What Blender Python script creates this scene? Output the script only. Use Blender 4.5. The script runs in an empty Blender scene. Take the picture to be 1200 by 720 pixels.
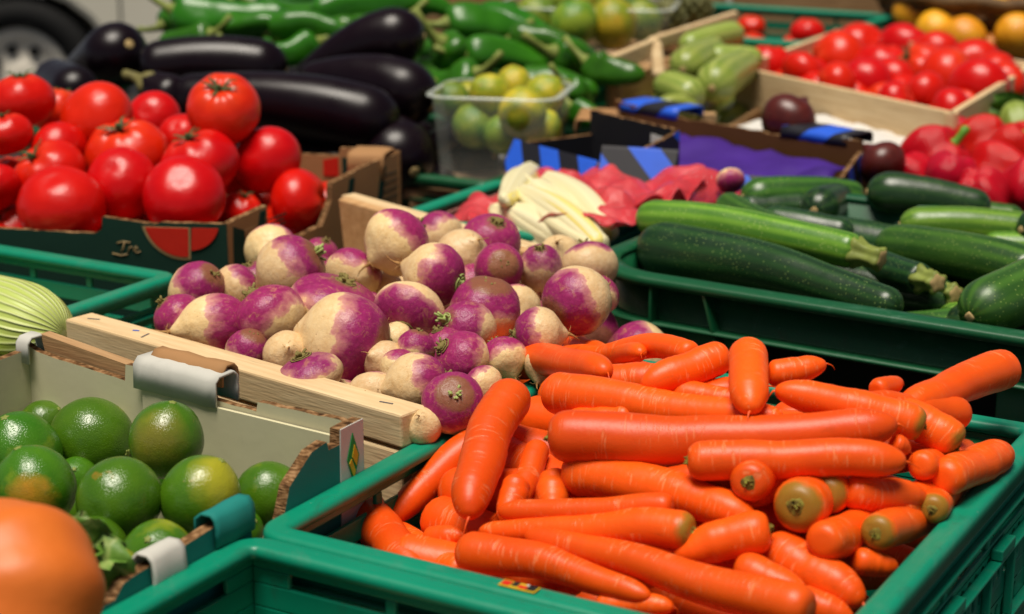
import bpy, math, random
from mathutils import Vector, Matrix, noise
R = random.Random(11)
S = bpy.context.scene
COL = S.collection
# ---------------------------------------------------------------- camera model (also used to measure places off the photo)
F, TH, CZ = 2153.0, math.atan(605 / 2153.0), 1.40
RIGHT = Vector((1, 0, 0)); FWD = Vector((0, math.cos(TH), -math.sin(TH))); UPV = Vector((0, math.sin(TH), math.cos(TH)))
EYE = Vector((0, 0, CZ))
def ray(px, py): return RIGHT * ((px - 600) / F) + UPV * ((360 - py) / F) + FWD
def at(px, py, h):                       # point h metres below the eye
    r = ray(px, py); return EYE + r * (-h / r.z)
def atd(px, py, d): return EYE + ray(px, py) * d
def vec(dx, dy, tw): return (RIGHT * dx + UPV * dy - FWD * tw).normalized()
def depth(p): return (p - EYE).dot(FWD)
# ---------------------------------------------------------------- mesh helpers
def link(o, parent=None):
    COL.objects.link(o)
    if parent is not None: o.parent = parent
    return o
def mk(name, V, Fc, mats, parent=None, smooth=True, uv=None, mi=None, bevel=0, auto=None):
    me = bpy.data.meshes.new(name); me.from_pydata([tuple(v) for v in V], [], Fc)
    for m in (mats if isinstance(mats, (list, tuple)) else [mats]): me.materials.append(m)
    if mi: me.polygons.foreach_set('material_index', mi)
    if uv:
        l = me.uv_layers.new(name='UVMap'); l.data.foreach_set('uv', [c for p in uv for c in p])
    me.polygons.foreach_set('use_smooth', [smooth] * len(me.polygons)); me.update()
    o = link(bpy.data.objects.new(name, me), parent)
    if bevel:
        b = o.modifiers.new('bevel', 'BEVEL'); b.width = bevel; b.segments = 2; b.limit_method = 'ANGLE'; b.angle_limit = math.radians(40)
    return o
def tag(o, label, cat, group=None, kind=None):
    if label: o['label'] = label
    if cat: o['category'] = cat
    if group: o['group'] = group
    if kind: o['kind'] = kind
    return o
def thing(name, label, cat, loc=(0, 0, 0), rz=0, group=None):
    o = link(bpy.data.objects.new(name, None)); o.location = loc; o.rotation_euler = (0, 0, rz); o.empty_display_size = .05
    return tag(o, label, cat, group)
def box(V, Fc, a, b, M=None):
    n = len(V)
    for x in (a[0], b[0]):
        for y in (a[1], b[1]):
            for z in (a[2], b[2]):
                p = Vector((x, y, z)); V.append(M @ p if M else p)
    for f in ((0, 1, 3, 2), (4, 6, 7, 5), (0, 4, 5, 1), (2, 3, 7, 6), (0, 2, 6, 4), (1, 5, 7, 3)): Fc.append([n + i for i in f])
def frame(t):
    t = t.normalized(); a = Vector((0, 0, 1)) if abs(t.z) < .9 else Vector((1, 0, 0))
    x = a.cross(t).normalized(); return x, t.cross(x)
def tube(pts, rad, n=20, disp=None, V=None, Fc=None, UV=None, spin=0):
    V = [] if V is None else V; Fc = [] if Fc is None else Fc; UV = [] if UV is None else UV
    b0 = len(V); m = len(pts); s = 0; S_ = []
    x = None
    for i, p in enumerate(pts):
        t = (pts[min(i + 1, m - 1)] - pts[max(i - 1, 0)]).normalized()
        if x is None: x, y = frame(t)
        else:
            x = (x - t * x.dot(t)).normalized(); y = t.cross(x)
        if i: s += (p - pts[i - 1]).length
        S_.append(s)
        for j in range(n):
            a = 2 * math.pi * j / n + spin
            r = rad[i] * (disp(i / (m - 1), a) if disp else 1)
            V.append(p + x * (math.cos(a) * r) + y * (math.sin(a) * r))
    for i in range(m - 1):
        for j in range(n):
            k = (j + 1) % n
            Fc.append([b0 + i * n + j, b0 + i * n + k, b0 + (i + 1) * n + k, b0 + (i + 1) * n + j])
            UV += [(j / n, S_[i]), ((j + 1) / n, S_[i]), ((j + 1) / n, S_[i + 1]), (j / n, S_[i + 1])]
    Fc.append([b0 + j for j in reversed(range(n))]); UV += [(.5, 0)] * n
    Fc.append([b0 + (m - 1) * n + j for j in range(n)]); UV += [(.5, s)] * n
    return V, Fc, UV
def blob(fn, nu=36, nv=22, V=None, Fc=None):           # fn(theta 0..pi from +z, phi) -> Vector
    V = [] if V is None else V; Fc = [] if Fc is None else Fc
    b = len(V); V.append(fn(0, 0))
    for i in range(1, nv):
        for j in range(nu): V.append(fn(math.pi * i / nv, 2 * math.pi * j / nu))
    V.append(fn(math.pi, 0)); e = len(V) - 1
    for j in range(nu):
        k = (j + 1) % nu
        Fc.append([b, b + 1 + j, b + 1 + k]); Fc.append([e, e - nu + k, e - nu + j])
        for i in range(nv - 2):
            Fc.append([b + 1 + i * nu + j, b + 1 + (i + 1) * nu + j, b + 1 + (i + 1) * nu + k, b + 1 + i * nu + k])
    return V, Fc
def sph(th, ph, r): return Vector((math.sin(th) * math.cos(ph) * r, math.sin(th) * math.sin(ph) * r, math.cos(th) * r))
def sweep(a, b, r, prof, nc=8, V=None, Fc=None):       # profile (outward, z) swept round a rounded rectangle of half sizes a, b
    V = [] if V is None else V; Fc = [] if Fc is None else Fc
    base = len(V); m = len(prof); n = 0
    for q, (sx, sy) in enumerate(((1, 1), (-1, 1), (-1, -1), (1, -1))):
        for i in range(nc + 1):
            an = math.pi / 2 * (q + i / nc); d = Vector((math.cos(an), math.sin(an), 0)); c = Vector((sx * (a - r), sy * (b - r), 0))
            for o, z in prof: V.append(c + d * (r + o) + Vector((0, 0, z)))
            n += 1
    for i in range(n):
        k = (i + 1) % n
        for j in range(m):
            l = (j + 1) % m
            Fc.append([base + i * m + j, base + k * m + j, base + k * m + l, base + i * m + l])
    return V, Fc
def nz(*a): return noise.noise(Vector(a))
def orient(o, p, axis, scale, spin=0.0):               # put +Z of a unit mesh along axis
    q = Vector((0, 0, 1)).rotation_difference(axis)
    o.matrix_world = Matrix.Translation(p) @ q.to_matrix().to_4x4() @ Matrix.Rotation(spin, 4, 'Z') @ Matrix.Diagonal((*scale, 1))
# ---------------------------------------------------------------- materials
class NB:
    def __init__(s, name, rough=.5, spec=.5, **kw):
        s.m = bpy.data.materials.new(name); s.m.use_nodes = True; s.t = s.m.node_tree; s.b = s.t.nodes['Principled BSDF']
        s.set('Roughness', rough); s.set('Specular IOR Level', spec)
        for k, v in kw.items(): s.set(k.replace('_', ' '), v)
    def n(s, t, **kw):
        o = s.t.nodes.new(t)
        for k, v in kw.items(): setattr(o, k, v)
        return o
    def set(s, k, v, node=None):
        i = (node or s.b).inputs[k]
        if isinstance(v, bpy.types.NodeSocket): s.t.links.new(v, i)
        elif isinstance(v, (tuple, list)) and len(v) == 3 and i.type == 'RGBA': i.default_value = (*v, 1)
        else: i.default_value = v
    def co(s, kind='Object', scale=None):
        o = s.n('ShaderNodeTexCoord').outputs[kind]
        if scale:
            m = s.n('ShaderNodeMapping'); s.set('Vector', o, m); m.inputs['Scale'].default_value = scale; o = m.outputs[0]
        if kind == 'Object' or kind == 'UV':      # another patch of the pattern on each object
            a = s.n('ShaderNodeVectorMath', operation='ADD'); s.set(0, o, a)
            b = s.n('ShaderNodeVectorMath', operation='SCALE'); s.set(0, (7.3, 3.1, 5.7), b); s.set('Scale', s.rnd(), b); s.set(1, b.outputs[0], a); o = a.outputs[0]
        return o
    def raw(s, kind='Object'): return s.n('ShaderNodeTexCoord').outputs[kind]
    def rnd(s): return s.n('ShaderNodeObjectInfo').outputs['Random']
    def noise(s, v, scale, detail=3, rough=.5, dist=0):
        o = s.n('ShaderNodeTexNoise'); s.set('Vector', v, o); s.set('Scale', scale, o); s.set('Detail', detail, o); s.set('Roughness', rough, o); s.set('Distortion', dist, o)
        return o.outputs[0]
    def voro(s, v, scale, feature='F1', rand=1):
        o = s.n('ShaderNodeTexVoronoi', feature=feature); s.set('Vector', v, o); s.set('Scale', scale, o); s.set('Randomness', rand, o); return o.outputs['Distance']
    def ramp(s, f, stops, interp='LINEAR'):
        o = s.n('ShaderNodeValToRGB'); o.color_ramp.interpolation = interp; e = o.color_ramp.elements
        while len(e) < len(stops): e.new(.5)
        for i, (p, c) in enumerate(stops): e[i].position = p; e[i].color = (*c, 1) if isinstance(c, tuple) else (c, c, c, 1)
        s.set(0, f, o); return o.outputs[0]
    def mix(s, f, a, b, mode='MIX'):
        o = s.n('ShaderNodeMix', data_type='RGBA', blend_type=mode)
        for i, v in ((0, f), (6, a), (7, b)):
            k = o.inputs[i]
            if isinstance(v, bpy.types.NodeSocket): s.t.links.new(v, k)
            elif i: k.default_value = (*v, 1) if len(v) == 3 else v
            else: k.default_value = v
        return o.outputs[2]
    def math(s, op, a, b=0.0, clamp=False):
        o = s.n('ShaderNodeMath', operation=op, use_clamp=clamp); s.set(0, a, o); s.set(1, b, o); return o.outputs[0]
    def xyz(s, v):
        o = s.n('ShaderNodeSeparateXYZ'); s.set(0, v, o); return o.outputs
    def bump(s, h, strength=.2, dist=.001):
        o = s.n('ShaderNodeBump'); s.set('Height', h, o); s.set('Strength', strength, o); s.set('Distance', dist, o); s.set('Normal', o.outputs[0])
    def hsv(s, c, h=.5, sa=1.0, v=1.0):
        o = s.n('ShaderNodeHueSaturation'); s.set('Color', c, o); s.set('Hue', h, o); s.set('Saturation', sa, o); s.set('Value', v, o); return o.outputs[0]
    def col(s, c): s.set('Base Color', c); return s.m
    def vary(s, c, dh=.02, dv=.25):
        r = s.rnd(); return s.hsv(c, s.math('ADD', s.math('MULTIPLY', r, dh), .5 - dh / 2), 1.0, s.math('ADD', s.math('MULTIPLY', r, dv), 1 - dv / 2))
def plain(name, c, rough=.5, spec=.5, var=.25, scale=40):
    b = NB(name, rough, spec); f = b.noise(b.co(), scale, 4)
    return b.col(b.mix(f, tuple(x * (1 - var) for x in c), tuple(min(1, x * (1 + var)) for x in c)))
def m_carrot(shoulder=False):
    b = NB('carrot_green_shoulder_skin' if shoulder else 'carrot_skin', .40, .34); uv = b.co('UV'); u, v, _ = b.xyz(uv)
    base = b.mix(b.noise(b.co(), 30, 3), (.70, .058, .002), (.86, .105, .004)); base = b.mix(b.math('MULTIPLY', b.ramp(b.noise(b.co(), 9, 3), [(.4, 0.0), (.7, 1.0)]), .25), base, (.90, .15, .008))
    wide = b.noise(b.co('UV', (1.5, 90, 1)), 1, 2)
    base = b.mix(b.math('MULTIPLY', b.ramp(wide, [(.5, 0.0), (.75, 1.0)]), .35), base, (.72, .075, .006))
    dash = b.noise(b.co('UV', (6, 480, 1)), 1, 2)
    d = b.ramp(dash, [(.56, 0.0), (.64, 1.0)])
    msk = b.ramp(b.noise(b.co('UV', (4, 40, 1)), 1, 2), [(.48, 0.0), (.6, 1.0)])
    dd = b.math('MULTIPLY', d, msk)
    base = b.mix(b.math('MULTIPLY', dd, .22), base, (.95, .50, .22))
    spot = b.ramp(b.voro(b.co(), 160), [(.06, 1.0), (.10, 0.0)])
    sm = b.ramp(b.noise(b.co(), 45, 2), [(.62, 0.0), (.7, 1.0)])
    base = b.mix(b.math('MULTIPLY', b.math('MULTIPLY', spot, sm), .7), base, (.30, .05, .01))
    base = b.mix(b.math('MULTIPLY', b.ramp(b.noise(b.co('UV', (3, 16, 1)), 1, 6, .75), [(.60, 0.0), (.72, 1.0)]), .45), base, (.36, .06, .008))
    base = b.vary(base, .003, .3)
    if shoulder:
        vv = b.xyz(b.raw('UV'))[1]; e = b.math('ADD', b.math('MULTIPLY', vv, 75), b.math('MULTIPLY', b.noise(b.co(), 90, 3), .7)); base = b.mix(b.ramp(e, [(.62, .85), (1.0, 0.0)]), base, (.20, .15, .015))
    b.set('Subsurface Weight', .06); b.set('Subsurface Radius', (.01, .003, .001)); b.set('Subsurface Scale', .6)
    hgt = b.math('SUBTRACT', b.math('ADD', b.math('MULTIPLY', wide, .9), b.math('MULTIPLY', b.noise(b.co(), 260, 2), .25)), b.math('MULTIPLY', dd, .35))
    b.bump(hgt, .45, .0012); return b.col(base)
def m_carrot_crown():
    b = NB('carrot_crown', .7, .2); n = b.noise(b.co(), 220, 4)
    return b.col(b.ramp(n, [(.3, (.06, .035, .01)), (.5, (.19, .14, .02)), (.7, (.30, .30, .05))]))
def m_turnip():
    b = NB('turnip_skin', .36, .35); c = b.raw(); z = b.xyz(c)[2]; cv = b.co()
    f = b.math('ADD', b.math('ADD', z, b.math('MULTIPLY', b.math('SUBTRACT', b.noise(cv, 1.3, 4, .55), .5), 1.5)), b.math('MULTIPLY', b.math('SUBTRACT', b.rnd(), .5), .5))
    cream = b.mix(b.noise(cv, 5, 4), (.64, .40, .17), (.80, .62, .36))
    purple = b.mix(b.noise(cv, 7, 4, .6), (.16, .006, .058), (.39, .030, .165))
    base = b.mix(b.ramp(f, [(-.12, 0.0), (.38, 1.0)]), b.mix(b.ramp(f, [(-.22, 0.0), (.06, .7)]), cream, (.56, .20, .22)), purple)
    sp = b.ramp(b.voro(cv, 8), [(.07, 1.0), (.16, 0.0)])
    sm = b.ramp(b.noise(cv, 2.4, 3), [(.45, 0.0), (.58, 1.0)])
    base = b.mix(b.math('MULTIPLY', b.math('MULTIPLY', sp, sm), .75), base, (.30, .13, .045))
    scr = b.ramp(b.noise(cv, 3.2, 6, .75, 1.2), [(.54, 0.0), (.68, 1.0)])
    base = b.mix(b.math('MULTIPLY', scr, .5), base, (.55, .30, .10))
    base = b.mix(b.ramp(b.math('ADD', z, b.math('MULTIPLY', b.noise(cv, 9, 3), .14)), [(.84, 0.0), (.95, .8)]), base, (.22, .10, .03))
    b.bump(b.math('ADD', b.noise(cv, 6, 5, .6), b.math('MULTIPLY', sp, -.4)), .3, .003)
    return b.col(b.vary(base, .015, .25))
def m_lime(spot=None, scol=None, lo=.7, hi=.95, name='lime_peel'):
    b = NB(name, .25, .6); cv = b.co()
    g = b.mix(b.noise(cv, 1.3, 3), (.024, .105, .004), (.085, .20, .006))
    y = b.ramp(b.noise(b.co('Object', (.8, .8, .8)), 1.0, 3), [(.58, 0.0), (.78, 1.0)])
    g = b.mix(b.math('MULTIPLY', y, .55), g, (.42, .40, .02))
    o = b.ramp(b.noise(b.co('Object', (.9, .9, .9)), 1.7, 3), [(.70, 0.0), (.78, 1.0)])
    g = b.mix(b.math('MULTIPLY', o, .6), g, (.45, .19, .02))
    sc = b.ramp(b.noise(cv, 6, 6, .8), [(.72, 0.0), (.78, 1.0)]); g = b.mix(b.math('MULTIPLY', sc, .3), g, (.30, .22, .07))
    p = b.voro(cv, 22); g = b.mix(b.ramp(p, [(.0, .15), (.35, 0.0)]), g, (.25, .40, .05))
    b.bump(b.math('ADD', b.ramp(p, [(.0, 0.0), (.45, 1.0)]), b.math('MULTIPLY', b.noise(cv, 5, 3), 1.5)), .21, .0014)
    g = b.vary(g, .03, .25)
    if spot:
        dp = b.n('ShaderNodeVectorMath', operation='DOT_PRODUCT'); b.set(0, b.raw(), dp); dp.inputs[1].default_value = spot
        g = b.mix(b.math('MULTIPLY', b.ramp(b.math('ADD', dp.outputs['Value'], b.math('MULTIPLY', b.math('SUBTRACT', b.noise(cv, 3, 4), .5), .35)), [(lo, 0.0), (hi, 1.0)]), .8), g, scol)
    return b.col(g)
def m_citrus(name, a, c, patch=None):
    b = NB(name, .33, .5); cv = b.co(); g = b.mix(b.ramp(b.noise(cv, 1.2, 3), [(.35, 0.0), (.65, 1.0)]), a, c)
    if patch: g = b.mix(b.ramp(b.noise(cv, 1.5, 2), [(.66, 0.0), (.8, .7)]), g, patch)
    b.bump(b.voro(cv, 20), .3, .002); return b.col(b.vary(g, .03, .25))
def m_tomato():
    b = NB('tomato_skin', .2, .38); cv = b.co(); z = b.xyz(b.raw())[2]
    g = b.mix(b.noise(cv, 1.6, 3), (.52, .006, .0012), (.68, .015, .002))
    g = b.mix(b.math('MULTIPLY', b.ramp(z, [(.55, 0.0), (.9, 1.0)]), .35), g, (.85, .10, .02))
    d = b.ramp(b.voro(cv, 14), [(.03, 1.0), (.06, 0.0)]); dm = b.ramp(b.noise(cv, 3, 2), [(.58, 0.0), (.66, 1.0)])
    g = b.mix(b.math('MULTIPLY', b.math('MULTIPLY', d, dm), .6), g, (.85, .35, .12))
    b.set('Roughness', b.math('ADD', b.math('MULTIPLY', b.noise(cv, 3, 3), .16), .24)); b.bump(b.noise(cv, 2.5, 2), .12, .01)
    return b.col(b.vary(g, .006, .2))
def m_zuc(name, a, c, sp, spk=.5):
    b = NB(name, .3, .5); cv = b.co(); u, v, _ = b.xyz(b.raw('UV'))
    lines = b.math('ADD', b.math('MULTIPLY', b.math('SINE', b.math('MULTIPLY', u, 62.83)), .5), .5)
    fl = b.math('MULTIPLY', lines, b.noise(b.co('UV', (3, 14, 1)), 1, 4))
    g = b.mix(b.ramp(fl, [(.1, 0.0), (.6, 1.0)]), a, c)
    g = b.mix(b.ramp(b.noise(cv, 14, 4), [(.35, 0.0), (.75, .6)]), g, tuple(x * .8 for x in c))
    d = b.ramp(b.voro(cv, 260), [(.16, 1.0), (.24, 0.0)]); dm = b.ramp(b.noise(b.co('UV', (8, 30, 1)), 1, 3), [(.34, 0.0), (.55, 1.0)])
    g = b.mix(b.math('MULTIPLY', b.math('MULTIPLY', d, dm), spk), g, sp)
    b.set('Roughness', b.math('ADD', b.math('MULTIPLY', b.noise(cv, 30, 4), .3), .2)); b.bump(b.math('ADD', b.noise(cv, 120, 3), b.math('MULTIPLY', lines, .5)), .25, .001)
    return b.col(b.vary(g, .02, .25))
def m_eggplant():
    b = NB('eggplant_skin', .13, .30); cv = b.co(); n = b.noise(cv, 8, 3)
    b.set('Roughness', b.math('ADD', b.math('MULTIPLY', b.noise(cv, 25, 4), .24), .18)); b.bump(b.noise(cv, 14, 2), .1, .004)
    return b.col(b.mix(n, (.003, .0012, .0025), (.008, .002, .005)))
def m_pepper(name, a, c, rough=.2):
    b = NB(name, rough, .38); cv = b.co(); g = b.mix(b.noise(cv, 16, 3), a, c); b.bump(b.noise(cv, 22, 3), .35, .006); return b.col(b.vary(g, .02, .3))
def m_plastic(name, c, rough=.36, dirt=.27):
    b = NB(name, rough, .45); cv = b.raw(); g = b.mix(b.noise(cv, 9, 4), tuple(x * .85 for x in c), tuple(x * 1.12 for x in c))
    dm = b.ramp(b.noise(cv, 26, 7, .75, .6), [(.56, 0.0), (.74, 1.0)]); sk_ = b.ramp(b.noise(b.raw(), 7, 8, .8, 1.5), [(.55, 0.0), (.62, .6), (.66, 0.0)]); g = b.mix(b.math('MULTIPLY', sk_, dirt * 1.2), g, (.10, .22, .16)); g = b.mix(b.math('MULTIPLY', dm, dirt * 1.5), g, (.035, .032, .022))
    sc = b.ramp(b.noise(cv, 340, 2), [(.72, 0.0), (.78, 1.0)]); g = b.mix(b.math('MULTIPLY', sc, .4), g, (.18, .34, .26))
    b.set('Roughness', b.math('ADD', b.math('MULTIPLY', b.noise(cv, 50, 5, .7), .3), rough - .12)); b.bump(b.noise(cv, 90, 4), .15, .001)
    return b.col(g)
def m_wood(name, a, c, axis=0):
    b = NB(name, .62, .25); sc = [14, 14, 14]; sc[axis] = 1.1; cv = b.co('Object', tuple(sc))
    w = b.noise(cv, 9, 5, .6, .4); g = b.mix(b.ramp(w, [(.3, 0.0), (.7, 1.0)]), a, c)
    st = b.ramp(b.noise(cv, 26, 3), [(.6, 0.0), (.72, 1.0)]); g = b.mix(b.math('MULTIPLY', st, .4), g, tuple(x * .55 for x in a))
    b.bump(b.math('ADD', w, b.noise(cv, 40, 2)), .3, .001); return b.col(g)
def m_card(name, a, var=.12, rough=.75, dirt=.3):
    b = NB(name, rough, .2); cv = b.raw(); g = b.mix(b.noise(cv, 7, 5, .6), tuple(x * (1 - var) for x in a), tuple(x * (1 + var) for x in a))
    d = b.ramp(b.noise(cv, 18, 6, .7), [(.58, 0.0), (.75, 1.0)]); g = b.mix(b.math('MULTIPLY', d, dirt), g, tuple(x * .5 for x in a))
    b.bump(b.noise(cv, 30, 5), .25, .002); return b.col(g)
def m_edge():
    b = NB('corrugated_edge', .85, .1); cv = b.raw(); s = b.noise(b.co('Object', (130, 130, 900)), 1, 3)
    g = b.ramp(s, [(.35, (.04, .018, .007)), (.5, (.16, .08, .032)), (.65, (.33, .19, .09))]); b.bump(s, .6, .002); return b.col(g)
def m_stripe(name, a, c, per, ang, off=0):
    b = NB(name, .45, .4); x, y, z = b.xyz(b.raw()); k = b.math('ADD', b.math('MULTIPLY', x, math.cos(ang) / per), b.math('MULTIPLY', z, math.sin(ang) / per))
    f = b.math('GREATER_THAN', b.math('FRACT', b.math('ADD', k, off)), .5); g = b.mix(f, a, c)
    g = b.mix(b.math('MULTIPLY', b.noise(b.raw(), 60, 5), .25), g, (.02, .02, .02)); return b.col(g)
M = {}
M['carrot'] = m_carrot(); M['carrotg'] = m_carrot(True); M['carrot_crown'] = m_carrot_crown(); M['turnip'] = m_turnip(); M['lime'] = m_lime(); M['tomato'] = m_tomato()
M['zuc'] = m_zuc('zucchini_dark_skin', (.006, .026, .009), (.022, .075, .017), (.22, .34, .09))
M['zucmid'] = m_zuc('zucchini_mid_skin', (.016, .065, .010), (.055, .16, .018), (.30, .42, .10))
M['zuclight'] = m_zuc('zucchini_light_skin', (.05, .15, .012), (.17, .34, .03), (.45, .55, .16))
M['zucpale'] = m_zuc('marrow_pale_skin', (.17, .25, .03), (.36, .42, .09), (.55, .58, .25))
M['stem'] = plain('green_stem', (.20, .24, .05), .55, .3, .45, 120); M['stemcut'] = plain('cut_stem_end', (.42, .30, .13), .7, .2, .4, 200)
M['eggplant'] = m_eggplant(); M['eggcap'] = plain('eggplant_cap', (.16, .14, .045), .6, .3, .4, 60)
M['gpep'] = m_pepper('green_pepper_skin', (.011, .075, .003), (.042, .19, .008), .27); M['rpep'] = m_pepper('red_pepper_skin', (.46, .003, .003), (.62, .007, .004), .17)
M['lemon'] = m_citrus('yellow_green_peel', (.20, .28, .012), (.55, .43, .02), (.40, .16, .02)); M['orange'] = m_citrus('orange_peel', (.70, .27, .008), (.82, .37, .012))
M['limeback'] = m_citrus('green_citrus_peel', (.06, .17, .012), (.24, .30, .02), (.42, .36, .02))
M['green'] = m_plastic('green_crate_plastic', (.001, .225, .128)); M['dgreen'] = m_plastic('dark_and_shaded_green_crate_plastic', (.003, .078, .027), .4, .3)
M['wood'] = m_wood('pine_slat', (.60, .41, .21), (.76, .58, .34)); M['woody'] = m_wood('pine_board', (.46, .25, .10), (.62, .38, .18), 1); M['woodold'] = m_wood('weathered_slat', (.33, .18, .08), (.50, .31, .15))
M['kraft'] = m_card('kraft_cardboard', (.36, .19, .08)); M['edge'] = m_edge(); M['khaki'] = m_card('grey_lined_cardboard', (.60, .56, .37)); M['white'] = m_card('white_lined_cardboard', (.52, .51, .46), .1)
M['teal'] = m_card('teal_printed_cardboard', (.012, .19, .165)); M['darkprint'] = m_card('dark_green_printed_cardboard', (.008, .035, .024)); M['redprint'] = m_card('red_print', (.55, .018, .008), .2)
M['blackcard'] = m_card('black_printed_cardboard', (.012, .012, .016)); M['browncard'] = m_card('brown_cardboard_inside', (.115, .045, .014))
M['stripe'] = m_stripe('blue_black_stripe_print', (.012, .012, .018), (.02, .12, .75), .058, .80)
M['purplepaper'] = plain('purple_tissue', (.045, .012, .19), .6, .3, .5, 14); rp = NB('red_film', .13, .6); rp.bump(rp.noise(rp.raw(), 55, 5, .7, 1.0), .7, .006); M['redpaper'] = rp.col(rp.mix(rp.noise(rp.raw(), 16, 5, .7), (.62, .012, .03), (.82, .11, .12))); M['redpaper'].node_tree.nodes['Principled BSDF'].inputs['Alpha'].default_value = .74; M['pink'] = m_card('pink_lined_wall', (.62, .26, .22))
M['whitepaper'] = plain('white_paper', (.62, .60, .56), .6, .3, .12, 14); M['yellowprint'] = plain('yellow_ink', (.55, .36, .02), .6, .2, .3); M['greenprint'] = plain('green_ink', (.01, .26, .06), .6, .2, .1)
M['black'] = plain('black_ink_and_hole_shade', (.012, .012, .012), .6, .3, .2); M['goldprint'] = plain('gold_ink', (.38, .26, .12), .5, .3, .1); M['metal'] = plain('staple_metal', (.10, .10, .11), .35, .6, .3); M['blueink'] = plain('blue_ink', (.02, .10, .5), .6, .2, .1)
# ---------------------------------------------------------------- containers
TABLE = .70
U60 = math.radians(60)
def uv2(ang): return Vector((math.cos(ang), math.sin(ang), 0)), Vector((math.sin(ang), -math.cos(ang), 0))
def stadium(V, Fc, Mx, s0, s1, z0, z1, w, h, t):       # a plate cell with one rounded slot through it
    cs, cz, r = (s0 + s1) / 2, (z0 + z1) / 2, w / 2; hs, hz = (s1 - s0) / 2, (z1 - z0) / 2; n = 16; b = len(V); m = 2 * n
    out = [(1, 0), (1, .5), (1, 1), (.5, 1), (0, 1), (-.5, 1), (-1, 1), (-1, .5), (-1, 0), (-1, -.5), (-1, -1), (-.5, -1), (0, -1), (.5, -1), (1, -1), (1, -.5)]
    for y in (-t, 0):
        for k in range(n):
            a = 2 * math.pi * k / n; c, d = math.cos(a), math.sin(a); sh = 0 if k % 8 == 0 else (h / 2 - r) * (1 if d > 0 else -1)
            V.append(Mx @ Vector((cs + c * r, y, cz + d * r + sh))); V.append(Mx @ Vector((cs + out[k][0] * hs, y, cz + out[k][1] * hz)))
    for k in range(n):
        l = (k + 1) % n
        Fc.append([b + 2 * k, b + 2 * k + 1, b + 2 * l + 1, b + 2 * l]); Fc.append([b + m + 2 * k, b + m + 2 * l, b + m + 2 * l + 1, b + m + 2 * k + 1])
        Fc.append([b + 2 * k, b + 2 * l, b + m + 2 * l, b + m + 2 * k])
def crate_wall(Lw, H, fine=True):
    V, Fc = [], []; t = .004; I = Matrix.Identity(4); a = -Lw / 2; z = H - .012
    def solid(h, y0=-t, y1=0.0):
        nonlocal z
        box(V, Fc, (a, y0, z - h), (Lw / 2, y1, z)); z -= h
    def hslot(h, n):
        nonlocal z
        st = (Lw - .05) / n
        box(V, Fc, (a, -t, z - h), (a + .03, 0, z)); box(V, Fc, (Lw / 2 - .03, -t, z - h), (Lw / 2, 0, z))
        for i in range(1, n): box(V, Fc, (a + .025 + i * st - .004, -t, z - h), (a + .025 + i * st + .004, 0, z))
        z -= h
    def vslot(h, pitch):
        nonlocal z
        n = int((Lw - .07) / pitch); e = (Lw - n * pitch) / 2
        box(V, Fc, (a, -t, z - h), (a + e, 0, z)); box(V, Fc, (Lw / 2 - e, -t, z - h), (Lw / 2, 0, z))
        for i in range(n):
            stadium(V, Fc, I, a + e + i * pitch, a + e + (i + 1) * pitch, z - h, z, pitch * .56, h * .84, t)
        z -= h
    solid(.006); hslot(.011, 4); solid(.017); hslot(.009, 4); solid(.006); vslot(.036, .0165); solid(.014); vslot(.040, .0165); solid(z)
    for zz, dd in ((H - .034, .007), (H - .066, .009), (H - .128, .008)):
        box(V, Fc, (a, 0, zz - .003), (Lw / 2, dd, zz))
    n = 7
    for i in range(n + 1):
        s = a + .012 + i * (Lw - .024) / n
        box(V, Fc, (s - .0015, 0, H - .128), (s + .0015, .007, H - .069))
        if i % 2: box(V, Fc, (s - .0015, 0, .01), (s + .0015, .006, H - .131))
    for i in range(1, n, 2):                           # raised catches on the outer ledge
        s = a + .012 + (i + .5) * (Lw - .024) / n
        box(V, Fc, (s - .018, .0005, H - .0655), (s + .018, .0095, H - .057))
    return V, Fc
def euro_crate(name, label, O, ang, L, W, H, mat, group, base=TABLE):
    u, v = uv2(ang); c = Vector((O.x, O.y, 0)) + u * (L / 2) + v * (W / 2); c.z = base
    t = thing(name, label, 'crate', c, ang, group)
    ins = .009
    for k in range(4):
        Lw = (L if k % 2 == 0 else W) - 2 * ins - (.0 if k % 2 == 0 else .010); hw = (W if k % 2 == 0 else L) / 2 - ins
        V, Fc = crate_wall(Lw, H); Mx = Matrix.Rotation(math.pi / 2 * k + math.pi, 4, 'Z') @ Matrix.Translation((0, hw, 0))
        mk('side_wall', [Mx @ p for p in V], Fc, mat, t, False, bevel=.0012)
    prof = [(0, H - .015), (0, H - .004), (-.0015, H - .0012), (-.005, H), (-.009, H - .0006), (-.0105, H - .0006), (-.015, H), (-.0185, H - .0012), (-.020, H - .004), (-.020, H - .008), (-.016, H - .011), (-.006, H - .011), (-.003, H - .015)]
    V, Fc = sweep(L / 2, W / 2, .024, prof, 8); mk('rim', V, Fc, mat, t)
    V, Fc = [], []; box(V, Fc, (-L / 2 + .012, -W / 2 + .012, .004), (L / 2 - .012, W / 2 - .012, .010)); mk('base', V, Fc, mat, t, False)
    return t
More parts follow.
